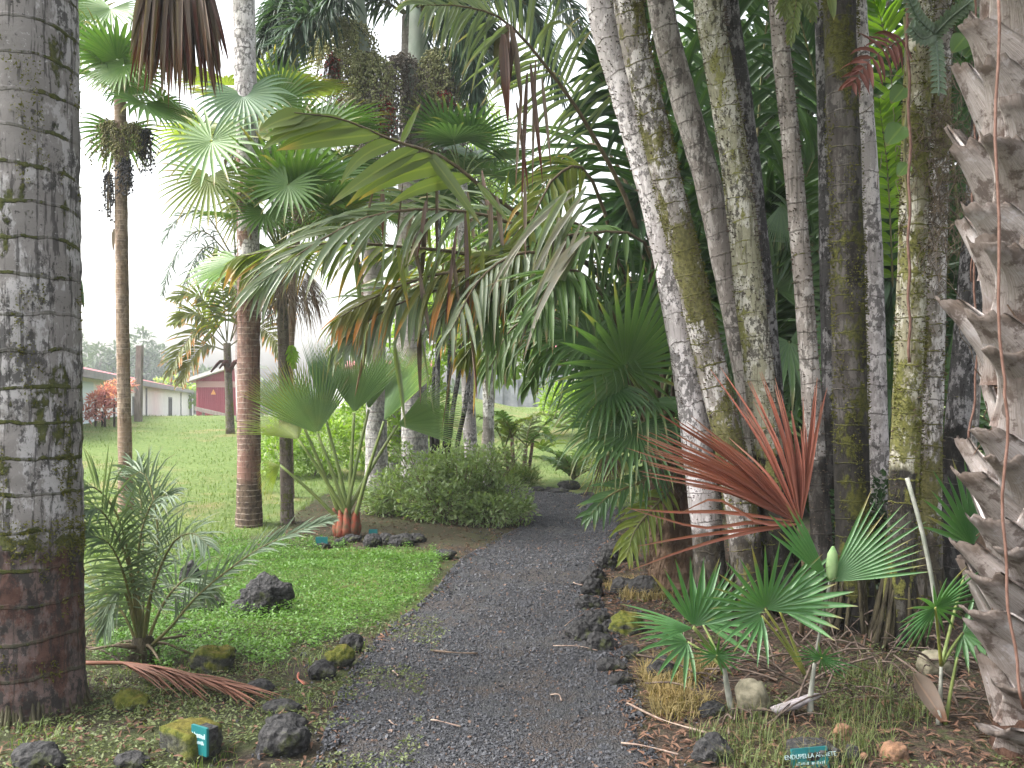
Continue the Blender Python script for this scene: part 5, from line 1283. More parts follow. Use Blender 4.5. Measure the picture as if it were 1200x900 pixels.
for i, (pts, r_, bk, lb) in enumerate(STEMS):
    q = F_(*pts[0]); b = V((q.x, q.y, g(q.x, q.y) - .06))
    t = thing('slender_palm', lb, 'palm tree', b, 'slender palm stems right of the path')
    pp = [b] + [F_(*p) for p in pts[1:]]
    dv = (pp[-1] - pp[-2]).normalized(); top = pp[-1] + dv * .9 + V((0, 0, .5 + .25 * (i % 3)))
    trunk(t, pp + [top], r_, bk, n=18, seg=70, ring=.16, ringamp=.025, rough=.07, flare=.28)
    mb = MB(); fd = (pp[1] - b).normalized()
    for k in range(34):
        a = R.uniform(0, 6.28); hh = R.uniform(.12, .5); q = b + fd * hh + V((math.cos(a), math.sin(a), 0)) * r_ * 1.02
        e = b + V((math.cos(a), math.sin(a), 0)) * (r_ * R.uniform(1.5, 2.3)); e.z = g(e.x, e.y) - .02
        tube(mb, spline([q, q.lerp(e, .45) + V((0, 0, -.02)), e], 6), [.006, .010, .012, .013, .013, .012], 5, rough=.3)
    mb.build('root_mass', M['root_mass'], t)
    if first is None:
        first = []
        for k in range(5):
            mb, rm = MB(), MB()
            feather(mb, rm, arch((0, 0, 0), 0, .35 + .22 * k, 2.2, 1.7), n=26, ll=.62, lw=.055, droop=.9, rows=4)
            f = mb.build('frond', M['feather_dark'], None, V((0, 0, 0))); rr_ = rm.build('rachis', M['rachis'], f, V((0, 0, 0)))
            first.append((f, rr_))
    for k in range(5 if i % 2 else 6):
        f, rr_ = first[k % 5]
        c = f.copy(); COL.objects.link(c); c.parent = t; c.location = top - b; c.rotation_euler = (0, 0, k * 1.26 + i * .8)
        d = rr_.copy(); COL.objects.link(d); d.parent = c
for f, rr_ in first: bpy.data.objects.remove(rr_); bpy.data.objects.remove(f)
# black spiny root stubs on the stems (little warts along the edges)
for o in [x for x in bpy.data.objects if x.name.startswith('slender_palm')]:
    i = int(o.name[-3:]) if o.name[-3:].isdigit() else 0
    if i not in (0, 1, 3, 9, 10, 5): continue
    pts, r_ = STEMS[i][0], STEMS[i][1]
    pp = spline([ORG[o.name]] + [F_(*p) for p in pts[1:]], 120); mb = MB()
    for k in range(520):
        q = pp[R.randint(20, 118)]; a = R.uniform(PI, 2 * PI); d = V((math.cos(a), math.sin(a), R.uniform(-.15, .15)))
        tube(mb, [q + d * r_ * .86, q + d * (r_ * 1.0 + R.uniform(.004, .016))], [.004, .0025], 4)
    mb.build('root_stub', M['twig_dark'], o)['kind'] = 'stuff'
for o in [x for x in bpy.data.objects if x.name.startswith('slender_palm')]:
    i = int(o.name[-3:]) if o.name[-3:].isdigit() else 0
    if i in (1, 3, 7, 9, 10): moss_fuzz(o, [ORG[o.name]] + [F_(*p) for p in STEMS[i][0][1:]], STEMS[i][1] * .93, {1: 3200, 3: 700, 7: 3600, 9: 3200, 10: 1600}[i], .6, 4.2, {1: .12, 3: .35, 7: .08, 9: .1, 10: .15}[i], 60 + i)

# ================================================================== palm with old grey leaf bases at the right edge
b = V((P(1228, 900, 3.75).x, 3.75, 0)); b.z = g(b.x, b.y) - .05
t = thing('leaf_base_palm', 'palm trunk clad in big split grey leaf bases at the right edge', 'palm tree', b)
trunk(t, [b, b + V((-.02, 0, 1.5)), b + V((-.10, 0, 4.2))], .185, 'boot_core', n=20, seg=40, rough=.12, flare=.25)
mb = MB()
for k in range(420):
    a = R.uniform(PI * .75, PI * 2.1); z = R.uniform(.05, 3.2); q = b + V((math.cos(a) * .19, math.sin(a) * .19, z))
    tube(mb, spline([q, q + V((math.cos(a) * .02 + R.uniform(-.04, .04), math.sin(a) * .03, R.uniform(-.1, .1))), q + V((R.uniform(-.1, .1), math.sin(a) * .02, R.uniform(-.22, .16)))], 5), R.uniform(.0015, .004), 3, cap=False)
mb.build('fibre', M['fibre'], t)
def boot(root, bz, az, L, w0, w1, lift, roll, seed, split=True):
    """an old leaf base: wide clasping foot, channelled plate, cut-off end"""
    rn = random.Random(seed)
    c = b + V((0, 0, bz)) + V((-.10 * (bz / 4.2), 0, 0))
    o = V((math.cos(az), math.sin(az), 0)); tg = V((-math.sin(az), math.cos(az), 0))
    pts, n_ = [], 12
    mb = MB(); rows = []
    for i in range(n_ + 1):
        s = i / n_
        ang = math.radians(80 - (80 - lift) * min(1, s * 1.6) ** .8)
        if i == 0: p = c + o * .165
        else: p = p + (o * math.cos(ang) + V((0, 0, math.sin(ang))) + tg * roll * (.4 + s)).normalized() * (L / n_)
        wd = w1 + (w0 - w1) * (1 - s) ** 1.7
        if i == n_: wd *= .9
        th = .010 + .022 * (1 - abs(2 * s - 1)) + .01
        row = []
        for k in range(9):
            u = k / 8 * 2 - 1
            wrap = -(u * u) * wd * .28 * (1 - .3 * s)
            jag = (rn.uniform(-.012, .03) if i == n_ else 0) + .006 * noise.noise(V((u * 3, s * 6, seed)))
            up_ = (o * -math.sin(ang) + V((0, 0, math.cos(ang))))
            q = p + tg * (u * wd / 2) + up_ * (-wrap * .8) * -1 * .0 + o * (wrap * (1 - s)) + up_ * (u * u * wd * .22 * s) + (o * math.cos(ang) + V((0, 0, math.sin(ang)))) * jag
            row.append((q, up_, th * (1 - .55 * u * u)))
        rows.append(row)
    vs, fs, uv = [], [], []
    for sgn in (.5, -.5):
        for i, row in enumerate(rows):
            for k, (q, up_, th) in enumerate(row): vs.append(q + up_ * th * sgn); uv.append((k / 8, i / n_))
    N1 = (n_ + 1) * 9
    for i in range(n_):
        for k in range(8):
            a_ = i * 9 + k; fs.append((a_, a_ + 1, a_ + 10, a_ + 9)); fs.append((N1 + a_, N1 + a_ + 9, N1 + a_ + 10, N1 + a_ + 1))
    for i in range(n_):
        for k in (0, 8):
            a_ = i * 9 + k; fs.append((a_, a_ + 9, N1 + a_ + 9, N1 + a_))
    for i in (0, n_):
        for k in range(8): a_ = i * 9 + k; fs.append((a_, a_ + 1, N1 + a_ + 1, N1 + a_))
    mb.add(vs, fs, uv)
    return mb.build('leaf_base', M['boot'], root)
for k in range(48):
    z = -.10 + k * .074
    az = (PI * 1.5 + k * 2.39996)
    boot(t, z, az, R.uniform(.34, .46), R.uniform(.38, .48), R.uniform(.11, .16), R.uniform(56, 74), R.uniform(-.7, .1), k)
for i, (px, py, az, L, lift, roll) in enumerate([(1185, 585, 4.1, .34, 54, -.6), (1185, 690, 4.1, .36, 50, -.6), (1195, 800, 4.1, .40, 44, -.6), (1205, 905, 4.3, .44, 22, -.7), (1180, 450, 4.1, .34, 56, -.6), (1185, 320, 4.1, .33, 56, -.6), (1190, 160, 4.2, .34, 62, -.5), (1185, 750, 3.9, .34, 40, -.4),
        (1225, 500, 4.6, .42, 52, -.9), (1225, 720, 4.6, .42, 48, -.9), (1225, 260, 4.6, .42, 55, -.9), (1220, 860, 4.5, .36, 40, -.9), (1220, 380, 4.5, .40, 55, -.8), (1220, 620, 4.5, .40, 50, -.8), (1215, 60, 4.5, .42, 55, -.6), (1190, 360, 3.6, .30, 60, -.2), (1180, 640, 3.5, .34, 45, -.2)]):
    boot(t, P(px, py, 3.6).z - b.z, az, L * 1.05, .44, .14 + .02 * (i % 3), lift, roll, 100 + i)
for i, az in enumerate((2.9, 3.6, 4.4, 5.2, 0, 1.0, 2.0)):
    tp = b + V((-.1, 0, 4.1))
    d = V((math.cos(az), math.sin(az), .6)); fanleaf(t, tp, tp + d * .9, 1.0, 'fan_blue', (d + V((0, 0, -.6))), None, pr=.03, nseg=34, spread=260, split=.6, droop=.3)

# ================================================================== dead red fan leaf caught on the stems
hub = F_(938, 614, 4.95)
t = thing('dead_palm_leaf', 'large dead rust red fan leaf caught on the stems', 'dead leaf', hub)
rn = random.Random(5)
tips = [(905, 447, .0), (900, 458, .1), (893, 440, -.05), (888, 470, .1), (880, 455, .2), (870, 480, .1), (846, 425, .15), (842, 440, .2), (856, 520, .1), (915, 455, .1), (926, 480, .1), (935, 500, 0), (948, 470, .05), (955, 448, .05), (960, 455, .1), (958, 480, -.1), (964, 470, -.1), (950, 500, .1), (944, 520, .0),
        (820, 500, -.1), (800, 492, -.2), (785, 485, -.25), (772, 488, -.2), (765, 500, -.3), (775, 510, -.1), (760, 512, -.3), (752, 520, -.2), (765, 530, -.1), (750, 535, -.25), (770, 545, -.1), (748, 548, -.3), (760, 560, -.2), (790, 550, 0), (810, 530, .1), (830, 515, .1), (800, 570, -.2), (742, 530, -.3)]
mb = MB()
for i, (x, y, dy) in enumerate(tips):
    e = F_(x, y, 4.95 + dy); d = (e - hub); L = d.length * rn.uniform(.96, 1.06)
    dn = d.normalized(); sd_ = dn.cross(V((0, -1, .1))).normalized(); N = sd_.cross(dn)
    bow = N * rn.uniform(.0, .05) + V((0, 0, .05))
    sp_ = spline([hub, hub + d * .5 + bow, hub + dn * L], 9)
    for j in range(2 if rn.random() < .6 else 1):
        off = sd_ * (.012 * (j - .3)); ee = rn.uniform(-.03, .03)
        pts = [q + off * (k_ / 8 * 2) + sd_ * (ee * (k_ / 8) ** 2) for k_, q in enumerate(sp_)]
        strip(mb, pts, [.004, .012, .019, .019, .017, .014, .011, .008, .002], [sd_] * 9, [N] * 9, .42)
mb.build('leaf_blade', M['dead_red'], t)
for pts in ([(938, 614), (880, 612), (820, 618), (735, 595)], [(938, 612), (850, 600), (790, 600), (738, 596)], [(938, 614), (870, 625), (800, 645), (740, 668)], [(938, 614), (860, 622), (800, 630), (748, 640)], [(938, 614), (890, 612), (840, 585), (800, 600)]):
    mb = MB(); sp_ = spline([F_(x, y, 4.95 - .15 * i) for i, (x, y) in enumerate(pts)], 9)
    strip(mb, sp_, [.006, .016, .02, .02, .018, .014, .011, .008, .003], [V((0, 0, 1))] * 9, [V((0, -1, 0))] * 9, .35); mb.build('loose_segment', M['dead_red'], t)
mb = MB(); tube(mb, spline([hub, hub + V((.06, .1, -.25)), hub + V((.1, .3, -.75))], 7), [.022, .022, .02, .02, .018, .016, .014], 7); mb.build('petiole', M['rachis_brown'], t)

# ================================================================== small fan palms in front
def seedling(label, b, stems, leaves, extra=()):
    t = thing('small_fan_palm', label, 'palm', b, 'small fan palms under the stems')
    for pts, r_, m_ in stems:
        mb = MB(); sp_ = spline(pts, 9); tube(mb, sp_, [r_ * (1 - .06 * i) for i in range(9)], 8, rough=.15); mb.build('stem', M[m_], t)
    for base, hub, Rr, A, N, o, pm in leaves:
        o2 = dict(nseg=18, spread=200, split=.28, droop=.1, rows=8, fold=.28, side=.75, jit=.12, cup=.12, rnd=rn, te=1.9); o2.update(o); o2['wf'] = 1.15; o2['nseg'] = max(7, int(o2['nseg'] * .9))
        fanleaf(t, base, hub, Rr, 'fan_seed', A, N, pr=.009, pmat=pm, sag=.03, **o2)
    return t
b = G(858, 838); Y0 = b.y
s1 = F_(848, 782, Y0 - .02)
seedling('left small fan palm with stiff upright green blades', b, [([b, F_(852, 805, Y0), s1, F_(838, 760, Y0)], .016, 'petiole_grey')], [
    (s1, F_(813, 734, Y0 - .1), .34, (.3, -.1, 1), (.05, -1, .15), dict(nseg=13, spread=120, split=.3, droop=0), 'petiole'),
    (s1, F_(812, 736, Y0 - .1), .36, (-1, -.3, .05), (0, -.5, 1), dict(nseg=9, spread=60, split=.3, droop=.1), 'petiole'),
    (s1, F_(840, 768, Y0 - .15), .16, (.1, -.4, .6), (0, -1, .3), dict(nseg=18, spread=320, split=.22), 'petiole'),
    (s1, F_(806, 752, Y0 + .05), .28, (-.7, -.3, -.1), (-.1, -.8, .7), dict(nseg=12, spread=150, split=.3, droop=.3), 'petiole'),
    (s1, F_(822, 728, Y0 + .1), .3, (.9, .2, .5), (0, -1, .5), dict(nseg=12, spread=150), 'petiole')])
b = G(950, 838); Y0 = b.y
s2 = F_(943, 790, Y0); s3 = F_(955, 775, Y0)
t2 = seedling('middle small fan palm with yellow petioles and a folded pale new leaf', b, [([b, F_(950, 815, Y0), s3], .017, 'petiole_grey')], [
    (s2, F_(897, 714, Y0 - .12), .34, (-.1, -.2, 1), (.05, -1, .3), dict(nseg=22, spread=210, split=.28), 'petiole_yellow'),
    (s2, F_(912, 712, Y0 - .05), .32, (1, -.2, .25), (0, -1, .7), dict(nseg=10, spread=100, split=.45), 'petiole_yellow'),
    (s2, F_(893, 722, Y0 - .1), .27, (-.8, -.4, -.3), (-.1, -1, .6), dict(nseg=10, spread=120, split=.3, droop=.3), 'petiole_yellow'),
    (s3, F_(973, 682, Y0 - .05), .46, (1.0, -.1, .75), (-.25, -1, .3), dict(nseg=16, spread=62, split=.4, droop=.03), 'petiole_grey'),
    (s3, F_(972, 682, Y0 - .05), .42, (-.75, -.1, .85), (.25, -1, .3), dict(nseg=8, spread=30, split=.55, droop=.03), 'petiole_grey'),
    (s3, F_(963, 771, Y0 - .16), .17, (.1, -.5, .4), (0, -1, .4), dict(nseg=20, spread=340, split=.18), 'petiole_yellow')])
mb = MB()
q = F_(975, 682, Y0 - .07); tube(mb, [q, q + V((-.002, 0, .03)), q + V((0, 0, .08)), q + V((.003, 0, .13)), q + V((.005, 0, .165))], [.009, .024, .029, .024, .006], 10, fl=.6); mb.build('folded_leaf', plain('pale_new_leaf', (.20, .29, .13), (.12, .22, .08), 20, .5), t2)
b = G(1100, 850); Y0 = b.y
s4 = F_(1103, 780, Y0)
t3 = seedling('right small fan palm beside the grey leaf bases with a long grey petiole', b, [([b, F_(1102, 820, Y0), s4], .014, 'petiole_grey'), ([b + V((.03, 0, 0)), F_(1116, 800, Y0), F_(1122, 770, Y0)], .010, 'petiole')], [
    (s4, F_(1096, 712, Y0 - .14), .29, (-.1, -.3, .35), (.05, -1, .3), dict(nseg=26, spread=345, split=.2, droop=.12), 'petiole_yellow'),
    (s4, F_(1140, 640, Y0 + .35), .42, (-.35, 0, .9), (.3, -1, .3), dict(nseg=14, spread=110, split=.4), 'petiole'),
    (s4, F_(1128, 742, Y0 + .1), .22, (.6, -.3, -.2), (.2, -1, .4), dict(nseg=12, spread=200), 'petiole')])
mb = MB(); tube(mb, spline([F_(1100, 745, Y0 - .05), F_(1094, 690, Y0 - .06), F_(1080, 620, Y0 - .06), F_(1063, 560, Y0 - .02)], 9), .010, 7); mb.build('petiole', M['petiole_grey'], t3)
mb = MB(); leaflet(mb, F_(1072, 790, Y0), V((.6, -.1, -1)), .24, .09, 0, V((0, -1, .2)), 6, .3, 0, .3, .3)
tag(mb.build('dead_bract', M['dead_grey'], None, F_(1072, 790, Y0)), 'pale dry curled bract in front of the pinkish stone', 'dead leaf')
# shaded fan seedlings behind, low
b = G(1080, 700)

# ================================================================== young date palm on the left
b = G(167, 778); Y0 = b.y
t = thing('young_date_palm', 'young date palm with arching silvery green fronds beside the big trunk', 'palm tree', b)
rnD = random.Random(8)
mb = MB(); tube(mb, [b + V((0, 0, -.05)), b + V((0, 0, .06)), b + V((0, 0, .16))], [.07, .085, .05], 12, rough=.3); mb.build('trunk', M['root_mass'], t)
for qi, (pts, L) in enumerate([([(168, 765), (200, 735), (235, 695), (300, 645), (360, 618), (388, 610)], .22), ([(166, 765), (168, 680), (166, 600), (160, 545)], .24), ([(167, 765), (178, 690), (185, 620), (172, 560), (150, 552)], .24), ([(164, 765), (150, 690), (130, 640), (100, 625)], .24), ([(165, 765), (158, 690), (140, 610), (112, 572), (85, 575)], .26),
             ([(168, 765), (190, 710), (215, 680), (232, 680), (245, 700)], .2), ([(165, 765), (152, 710), (142, 690), (130, 710), (122, 740)], .2), ([(166, 765), (176, 700), (200, 640), (225, 625), (245, 640)], .22), ([(164, 765), (145, 720), (115, 690), (95, 700)], .2), ([(167, 765), (162, 650), (178, 590), (200, 580)], .22), ([(165, 765), (150, 660), (120, 600), (95, 600)], .24)]):
    Yd = rnD.uniform(-.5, .35)
    frond(t, [V(F_(x, y, Y0 + Yd * i / (len(pts) - 1))) for i, (x, y) in enumerate(pts)], 'date', n=46 if qi == 0 else 30, ll=L * (1.0 if qi == 0 else 1.45), lw=.015, droop=.25 if qi == 0 else .8, a0=38 if qi == 0 else 62, a1=12 if qi == 0 else 20, drop=.08, twist=.2, s0=.22, up=(0, -.8, .6), lift=25, rnd=rnD, r0=.012, rows=4)
mb = MB()
for k in range(7):
    a = k * .9; tube(mb, spline([b + V((0, 0, .1)), b + V((math.cos(a) * .12, math.sin(a) * .1, .12)), b + V((math.cos(a) * .3, math.sin(a) * .25, .05 + .06 * (k % 3)))], 6), [.014, .012, .01, .009, .008, .005], 5)
mb.build('dead_stalk', M['rachis_brown'], t)
# fallen frond
b = G(100, 795); Y0 = b.y
t = thing('fallen_frond', 'fallen reddish brown palm frond lying under the young date palm', 'dead leaf', b)
p0, p1, p2 = G(96, 797) + V((0, 0, .09)), G(170, 802) + V((0, 0, .10)), G(308, 832) + V((0, 0, .07))
mb = MB()
rn2 = random.Random(4)
rp = spline([p0, p1, p2], 16)
for k in range(110):
    s = 5 + rn2.random() * 8; q = rp[int(s)]
    d = (p2 - p1).normalized() + V((0, rn2.uniform(-.35, .2), rn2.uniform(-.12, .10)))
    leaflet(mb, q, d, rn2.uniform(.25, .48), .013, .2, V((0, -.3, 1)), 6, .3)
f = mb.build('frond', M['dead_frond'], t)
mb = MB(); tube(mb, rp, [.018 * (1 - .05 * i) for i in range(16)], 7, fl=.7); mb.build('rachis', M['dead_frond'], f)
mb = MB(); tube(mb, spline([F_(92, 757, Y0 + .3), F_(125, 764, Y0 + .3), F_(150, 785, Y0 + .2)], 8), .008, 5)
tag(mb.build('twig', M['twig_dark'], None, F_(150, 785, Y0 + .2)), 'dark bent twig between the big trunk and the young date palm', 'twig')

# ================================================================== climbers, ferns, cords and roots on the right
M['cord'] = plain('brown_cord', (.10, .05, .035), (.16, .09, .07), 20, .7)
for pts, r_, lb in [([(1062, -10, 4.7), (1066, 150, 4.7), (1065, 300, 4.7), (1066, 425, 4.7)], .008, 'reddish brown hanging cord in front of the yellow mossy stem'),
                    ([(1142, -10, 4.4), (1144, 120, 4.4), (1140, 260, 4.4), (1145, 420, 4.4), (1135, 520, 4.4)], .006, 'thin dark hanging cord left of the grey leaf bases'),
                    ([(1170, -10, 3.2), (1168, 200, 3.2), (1174, 420, 3.2), (1180, 480, 3.2), (1176, 620, 3.2), (1186, 740, 3.2), (1200, 830, 3.2)], .006, 'long dark red root hanging in front of the grey leaf bases'),
                    ([(1152, -10, 4.2), (1150, 60, 4.2), (1148, 180, 4.2), (1138, 330, 4.2)], .004, 'finest dark cord between the two thicker cords')]:
    mb = MB(); sp_ = spline([F_(*q) for q in pts] , 30)
    tube(mb, [q + V((.006 * math.sin(i * 1.3), 0, 0)) for i, q in enumerate(sp_)], r_, 6)
    tag(mb.build('hanging_root', M['cord'], None, sp_[0]), lb, 'hanging root', 'cords hanging at the right')
mb = MB(); c0 = F_(1092, 190, 5.0)
for k in range(420):
    q = c0 + V((R.gauss(.03, .11), R.uniform(-.13, .03), R.gauss(-.05, .30)))
    d = V((R.uniform(-1, 1), R.uniform(-.5, .5), R.uniform(-1.2, .6))) * R.uniform(.05, .14)
    tube(mb, spline([q, q + d * .5 + V((R.uniform(-.04, .04), R.uniform(-.03, .03), R.uniform(-.04, .04))), q + d, q + d * 1.3 + V((R.uniform(-.06, .06), 0, -.05))], 8), R.uniform(.0012, .0032), 3, cap=False)
M['roots'] = plain('grey_roots', (.17, .13, .09), (.08, .06, .045), 20, .9)
tag(mb.build('root_tangle', M['roots'], None, c0), 'tangle of fine grey brown roots clinging to the mossy stems', 'roots')
t = thing('staghorn_fern', 'blue green strap fern hanging at the top right', 'fern', F_(1095, 35, 4.6))
M['fern_blue'] = leaf_mat('blue_fern', (.10, .15, .11), (.15, .20, .155), None, trans=.25)
for pts in ([(1095, 40), (1075, 20), (1062, -10)], [(1095, 40), (1115, 20), (1140, 0)], [(1096, 45), (1099, 75), (1100, 112)], [(1095, 40), (1125, 12), (1160, 22)], [(1094, 40), (1080, 45), (1066, 30)]):
    mb = MB(); sp_ = spline([F_(x, y, 4.6 - .05 * i) for i, (x, y) in enumerate(pts)], 12)
    for i in range(11):
        d = (sp_[i + 1] - sp_[i]).normalized(); s_ = d.cross(V((0, -1, 0))).normalized()
        for sg in (-1, 1): leaflet(mb, sp_[i], d * .5 + s_ * sg, .05, .03, .2, V((0, -1, .2)), 4)
    tube(mb, sp_, .006, 4); mb.build('frond', M['fern_blue'], t)
t = thing('hanging_fern', 'pale green fern hanging at the top between the stems', 'fern', F_(935, -5, 5.2))
for pts in ([(935, -10), (930, 20), (925, 50)], [(937, -10), (948, 5), (953, 22)], [(925, -10), (920, 5), (922, 20)]):
    frond(t, [F_(x, y, 5.2) for x, y in pts], 'feather_lime', n=9, ll=.10, lw=.03, droop=.8, up=(0, -1, .1), lift=0, r0=.004, seg=8, s0=.05)
t = thing('pale_leaf', 'single pale green leaf hanging at the top edge', 'leaf', F_(975, -10, 5.1))
mb = MB(); leaflet(mb, F_(972, -12, 5.1), V((.15, 0, -1)), .18, .06, .1, V((0, -1, 0)), 6); mb.build('leaf_blade', M['feather_lime'], t)
t = thing('red_dry_fern', 'dry dark red fern frond with curled leaflets beside the white speckled stem', 'fern', F_(1060, 48, 4.8))
M['dry_red'] = leaf_mat('dry_red_fern', (.085, .026, .022), (.15, .05, .04), None, trans=.15, rough=.6)
frond(t, [F_(1062, 45, 4.8), F_(1040, 55, 4.75), F_(1015, 75, 4.7), F_(998, 100, 4.7)], 'dry_red', 'cord', n=12, ll=.2, lw=.03, droop=1.0, a0=80, a1=50, up=(0, -1, .1), lift=0, r0=.005, s0=.05, twist=1.5)
t = thing('climbing_vine', 'climbing vine with heart shaped leaves on the yellow mossy stem', 'vine', F_(1060, 200, 4.85))
mb = MB(); tube(mb, spline([F_(1066, 260, 4.86), F_(1060, 180, 4.85), F_(1064, 100, 4.86), F_(1060, 20, 4.86)], 12), .008, 6); mb.build('stem', M['rachis'], t)
for x, y, l in ((1048, 110, .13), (1046, 155, .16), (1130, 60, .1), (1052, 200, .1), (1120, 50, .14)):
    mb = MB(); leaflet(mb, F_(x + 12, y - 8, 4.82), V((-.8, -.2, -.8)), l, l * .85, .3, V((-.2, -1, .3)), 7, .1); mb.build('leaf', M['feather'], t)
# ivy on the foot of the pale stem
t = thing('climbing_ivy', 'small dark ivy climbing behind the thick mossy stem foot', 'vine', F_(1035, 650, 5.6))
crown_leaves('foliage', t, [(F_(1032, 640, 5.75), (.10, .1, .5)), (F_(985, 640, 5.8), (.06, .08, .45))], 900, .045, 'feather_deep', shell=.6, asp=.6)
# ================================================================== backdrop trees on the right
for i, (x, Y0, h, lb) in enumerate([(850, 13.5, 7.0, 'dark broadleaf tree far behind the arching palm'), (900, 12.0, 8.0, 'dark tall broadleaf tree behind the leaning stems'), (1040, 11.5, 8.0, 'dark tall broadleaf tree behind the thick mossy stem'), (1190, 11.0, 8.0, 'dark broadleaf tree at the right edge of the view')]):
    b = on(P(x, 500, Y0).x, Y0)
    tree('broadleaf_tree', lb, b, h, 2, 5200, .26, 'leaf_dark', [((0, 0, h * .85), (1.2, 1, 1.3)), ((-.8, .2, h * .62), (1, .9, 1.2)), ((.8, 0, h * .6), (1, .9, 1.2)), ((0, -.2, h * .4), (1.3, .9, 1.2)), ((-.6, 0, h * .18), (1.0, .8, 1.1)), ((.7, 0, h * .16), (1, .8, 1.0))], tr=.14, group='dark trees behind the stems')
# ================================================================== far trees beyond the buildings
k = 0
for i, (x, Y0, top_, w_) in enumerate([(92, 118, 392, 30), (118, 112, 402, 26), (140, 120, 398, 26), (166, 115, 384, 26), (188, 122, 402, 24), (60, 120, 390, 30), (212, 118, 425, 22), (238, 120, 430, 22)]):
    b = on(P(x, 480, Y0).x, Y0); b.z = -.5
    h = P(x, top_, Y0).z - b.z; rr = w_ / FPX * Y0
    tree('far_tree', 'hazy rounded tree beyond the white building, %s from the left' % ('second', 'third', 'fourth', 'fifth', 'sixth', 'first', 'seventh', 'last')[i], b, h, 2, 1500, .75, 'leaf_far', [((0, 0, h * .78), (rr * .5, rr * .5, h * .2)), ((-rr * .4, 0, h * .55), (rr * .55, rr * .5, h * .24)), ((rr * .4, 0, h * .5), (rr * .55, rr * .5, h * .24)), ((0, 0, h * .3), (rr * .7, rr * .5, h * .25))], tr=.3, group='hazy trees far behind')
for i, (x, Y0, top_, w_) in enumerate([(330, 95, 440, 40), (420, 90, 445, 40), (500, 95, 440, 40), (560, 100, 430, 36), (640, 100, 375, 44), (700, 95, 370, 44), (765, 100, 380, 44)]):
    b = on(P(x, 480, Y0).x, Y0)
    h = P(x, top_, Y0).z - b.z; rr = w_ / FPX * Y0
    tree('far_tree', 'hazy tree behind the red roofed houses, %s from the left' % ('first', 'second', 'third', 'fourth', 'fifth', 'sixth', 'seventh')[i], b, h, 2, 1300, .7, 'leaf_far', [((0, 0, h * .7), (rr * .6, rr * .5, h * .3)), ((-rr * .5, 0, h * .4), (rr * .6, rr * .5, h * .3)), ((rr * .5, 0, h * .4), (rr * .6, rr * .5, h * .3))], tr=.25, group='hazy trees behind the houses')
b = on(P(200, 470, 70).x, 70)
tree('far_bush', 'yellow green bush above the white building roof', b, 4.2, 2, 900, .4, 'leaf_lime', [((0, 0, 2.2), (2.2, 1.5, 1.0)), ((1.5, 0, 1.8), (1.6, 1.5, .9))])

# ================================================================== buildings
M['wall_white'] = plain('white_render', (.80, .77, .76), (.72, .69, .69), 2, .8, .1)
M['roof_red'] = plain('red_metal_roof', (.33, .09, .10), (.28, .08, .09), 3, .6, .1)
M['wall_red'] = plain('red_boards', (.34, .075, .10), (.29, .06, .085), 6, .75, .3, .3, (4, 4, .2))
M['trim_grey'] = plain('grey_trim', (.2, .19, .2), (.25, .24, .25), 3, .7)
M['glass'] = plain('dark_glass', (.04, .05, .06), (.06, .07, .08), 2, .2, 0, .6)
M['roof_pale'] = plain('pale_roof', (.55, .54, .53), (.5, .49, .48), 3, .6)
M['post_wood'] = plain('weathered_post', (.10, .085, .075), (.2, .17, .15), 8, .9, .5, .2, (3, 3, .3))
A_ = P(92, 470, 24); A_.z = 0
dirv = V((-.2993, 1, 0)).normalized(); nrm = V((-dirv.y, dirv.x, 0)) * 1.0
if nrm.x > 0: nrm = -nrm
L = 60.0; A0 = A_ - dirv * 6
z0, z1 = -1.0, 2.28
t = thing('white_building', 'long low white building with red roof edge behind the lawn', 'building', V((A0.x, A0.y, 0)))
mb = MB(); prism(mb, [A0 + V((0, 0, z0)), A0 + dirv * L + V((0, 0, z0)), A0 + dirv * L + V((0, 0, z1)), A0 + V((0, 0, z1))], nrm * 9); mb.build('wall', M['wall_white'], t, smooth=False)
mb = MB(); o = -nrm * .35
prism(mb, [A0 + o + V((0, 0, z1)), A0 + o + V((0, 0, z1 + .10)), A0 + nrm * 4.5 + V((0, 0, z1 + 1.2)), A0 + nrm * 9.3 + V((0, 0, z1 + .1)), A0 + nrm * 9.3 + V((0, 0, z1 + .003))], dirv * L); rf = mb.build('roof', M['roof_red'], t, smooth=False)
mb = MB(); prism(mb, [A0 + o * 1.2 + V((0, 0, z1 - .12)), A0 + o * 1.2 + V((0, 0, z1 + .09)), A0 + o * 1.01 + V((0, 0, z1 + .09)), A0 + o * 1.01 + V((0, 0, z1 - .12))], dirv * L); mb.build('gutter', M['trim_grey'], rf, smooth=False)
def solve_s(px):
    kx = (px - 600) / FPX
    return (kx * A0.y - A0.x) / (dirv.x - kx * dirv.y)
for px in (199, 223, 158):
    s = solve_s(px); p = A0 + dirv * s; w_ = .55 + .012 * s; zc = P(0, 477.5, p.y).z; hz = 10.5 / FPX * p.y
    mb = MB()
    for u0, u1, v0, v1 in ((-w_, w_, hz, hz + .08), (-w_, w_, -hz - .08, -hz), (-w_ - .08, -w_, -hz - .08, hz + .08), (w_, w_ + .08, -hz - .08, hz + .08), (-.04, .04, -hz, hz)):
        prism(mb, [p + dirv * u + V((0, 0, zc + v)) - nrm * .05 for u, v in ((u0, v0), (u1, v0), (u1, v1), (u0, v1))], nrm * .06)
    wf_ = mb.build('window', M['trim_grey'], t, smooth=False)
    mb = MB(); prism(mb, [p + dirv * u + V((0, 0, zc + v)) - nrm * .012 for u, v in ((-w_, -hz), (w_, -hz), (w_, hz), (-w_, hz))], nrm * .02); mb.build('pane', M['glass'], wf_, smooth=False)
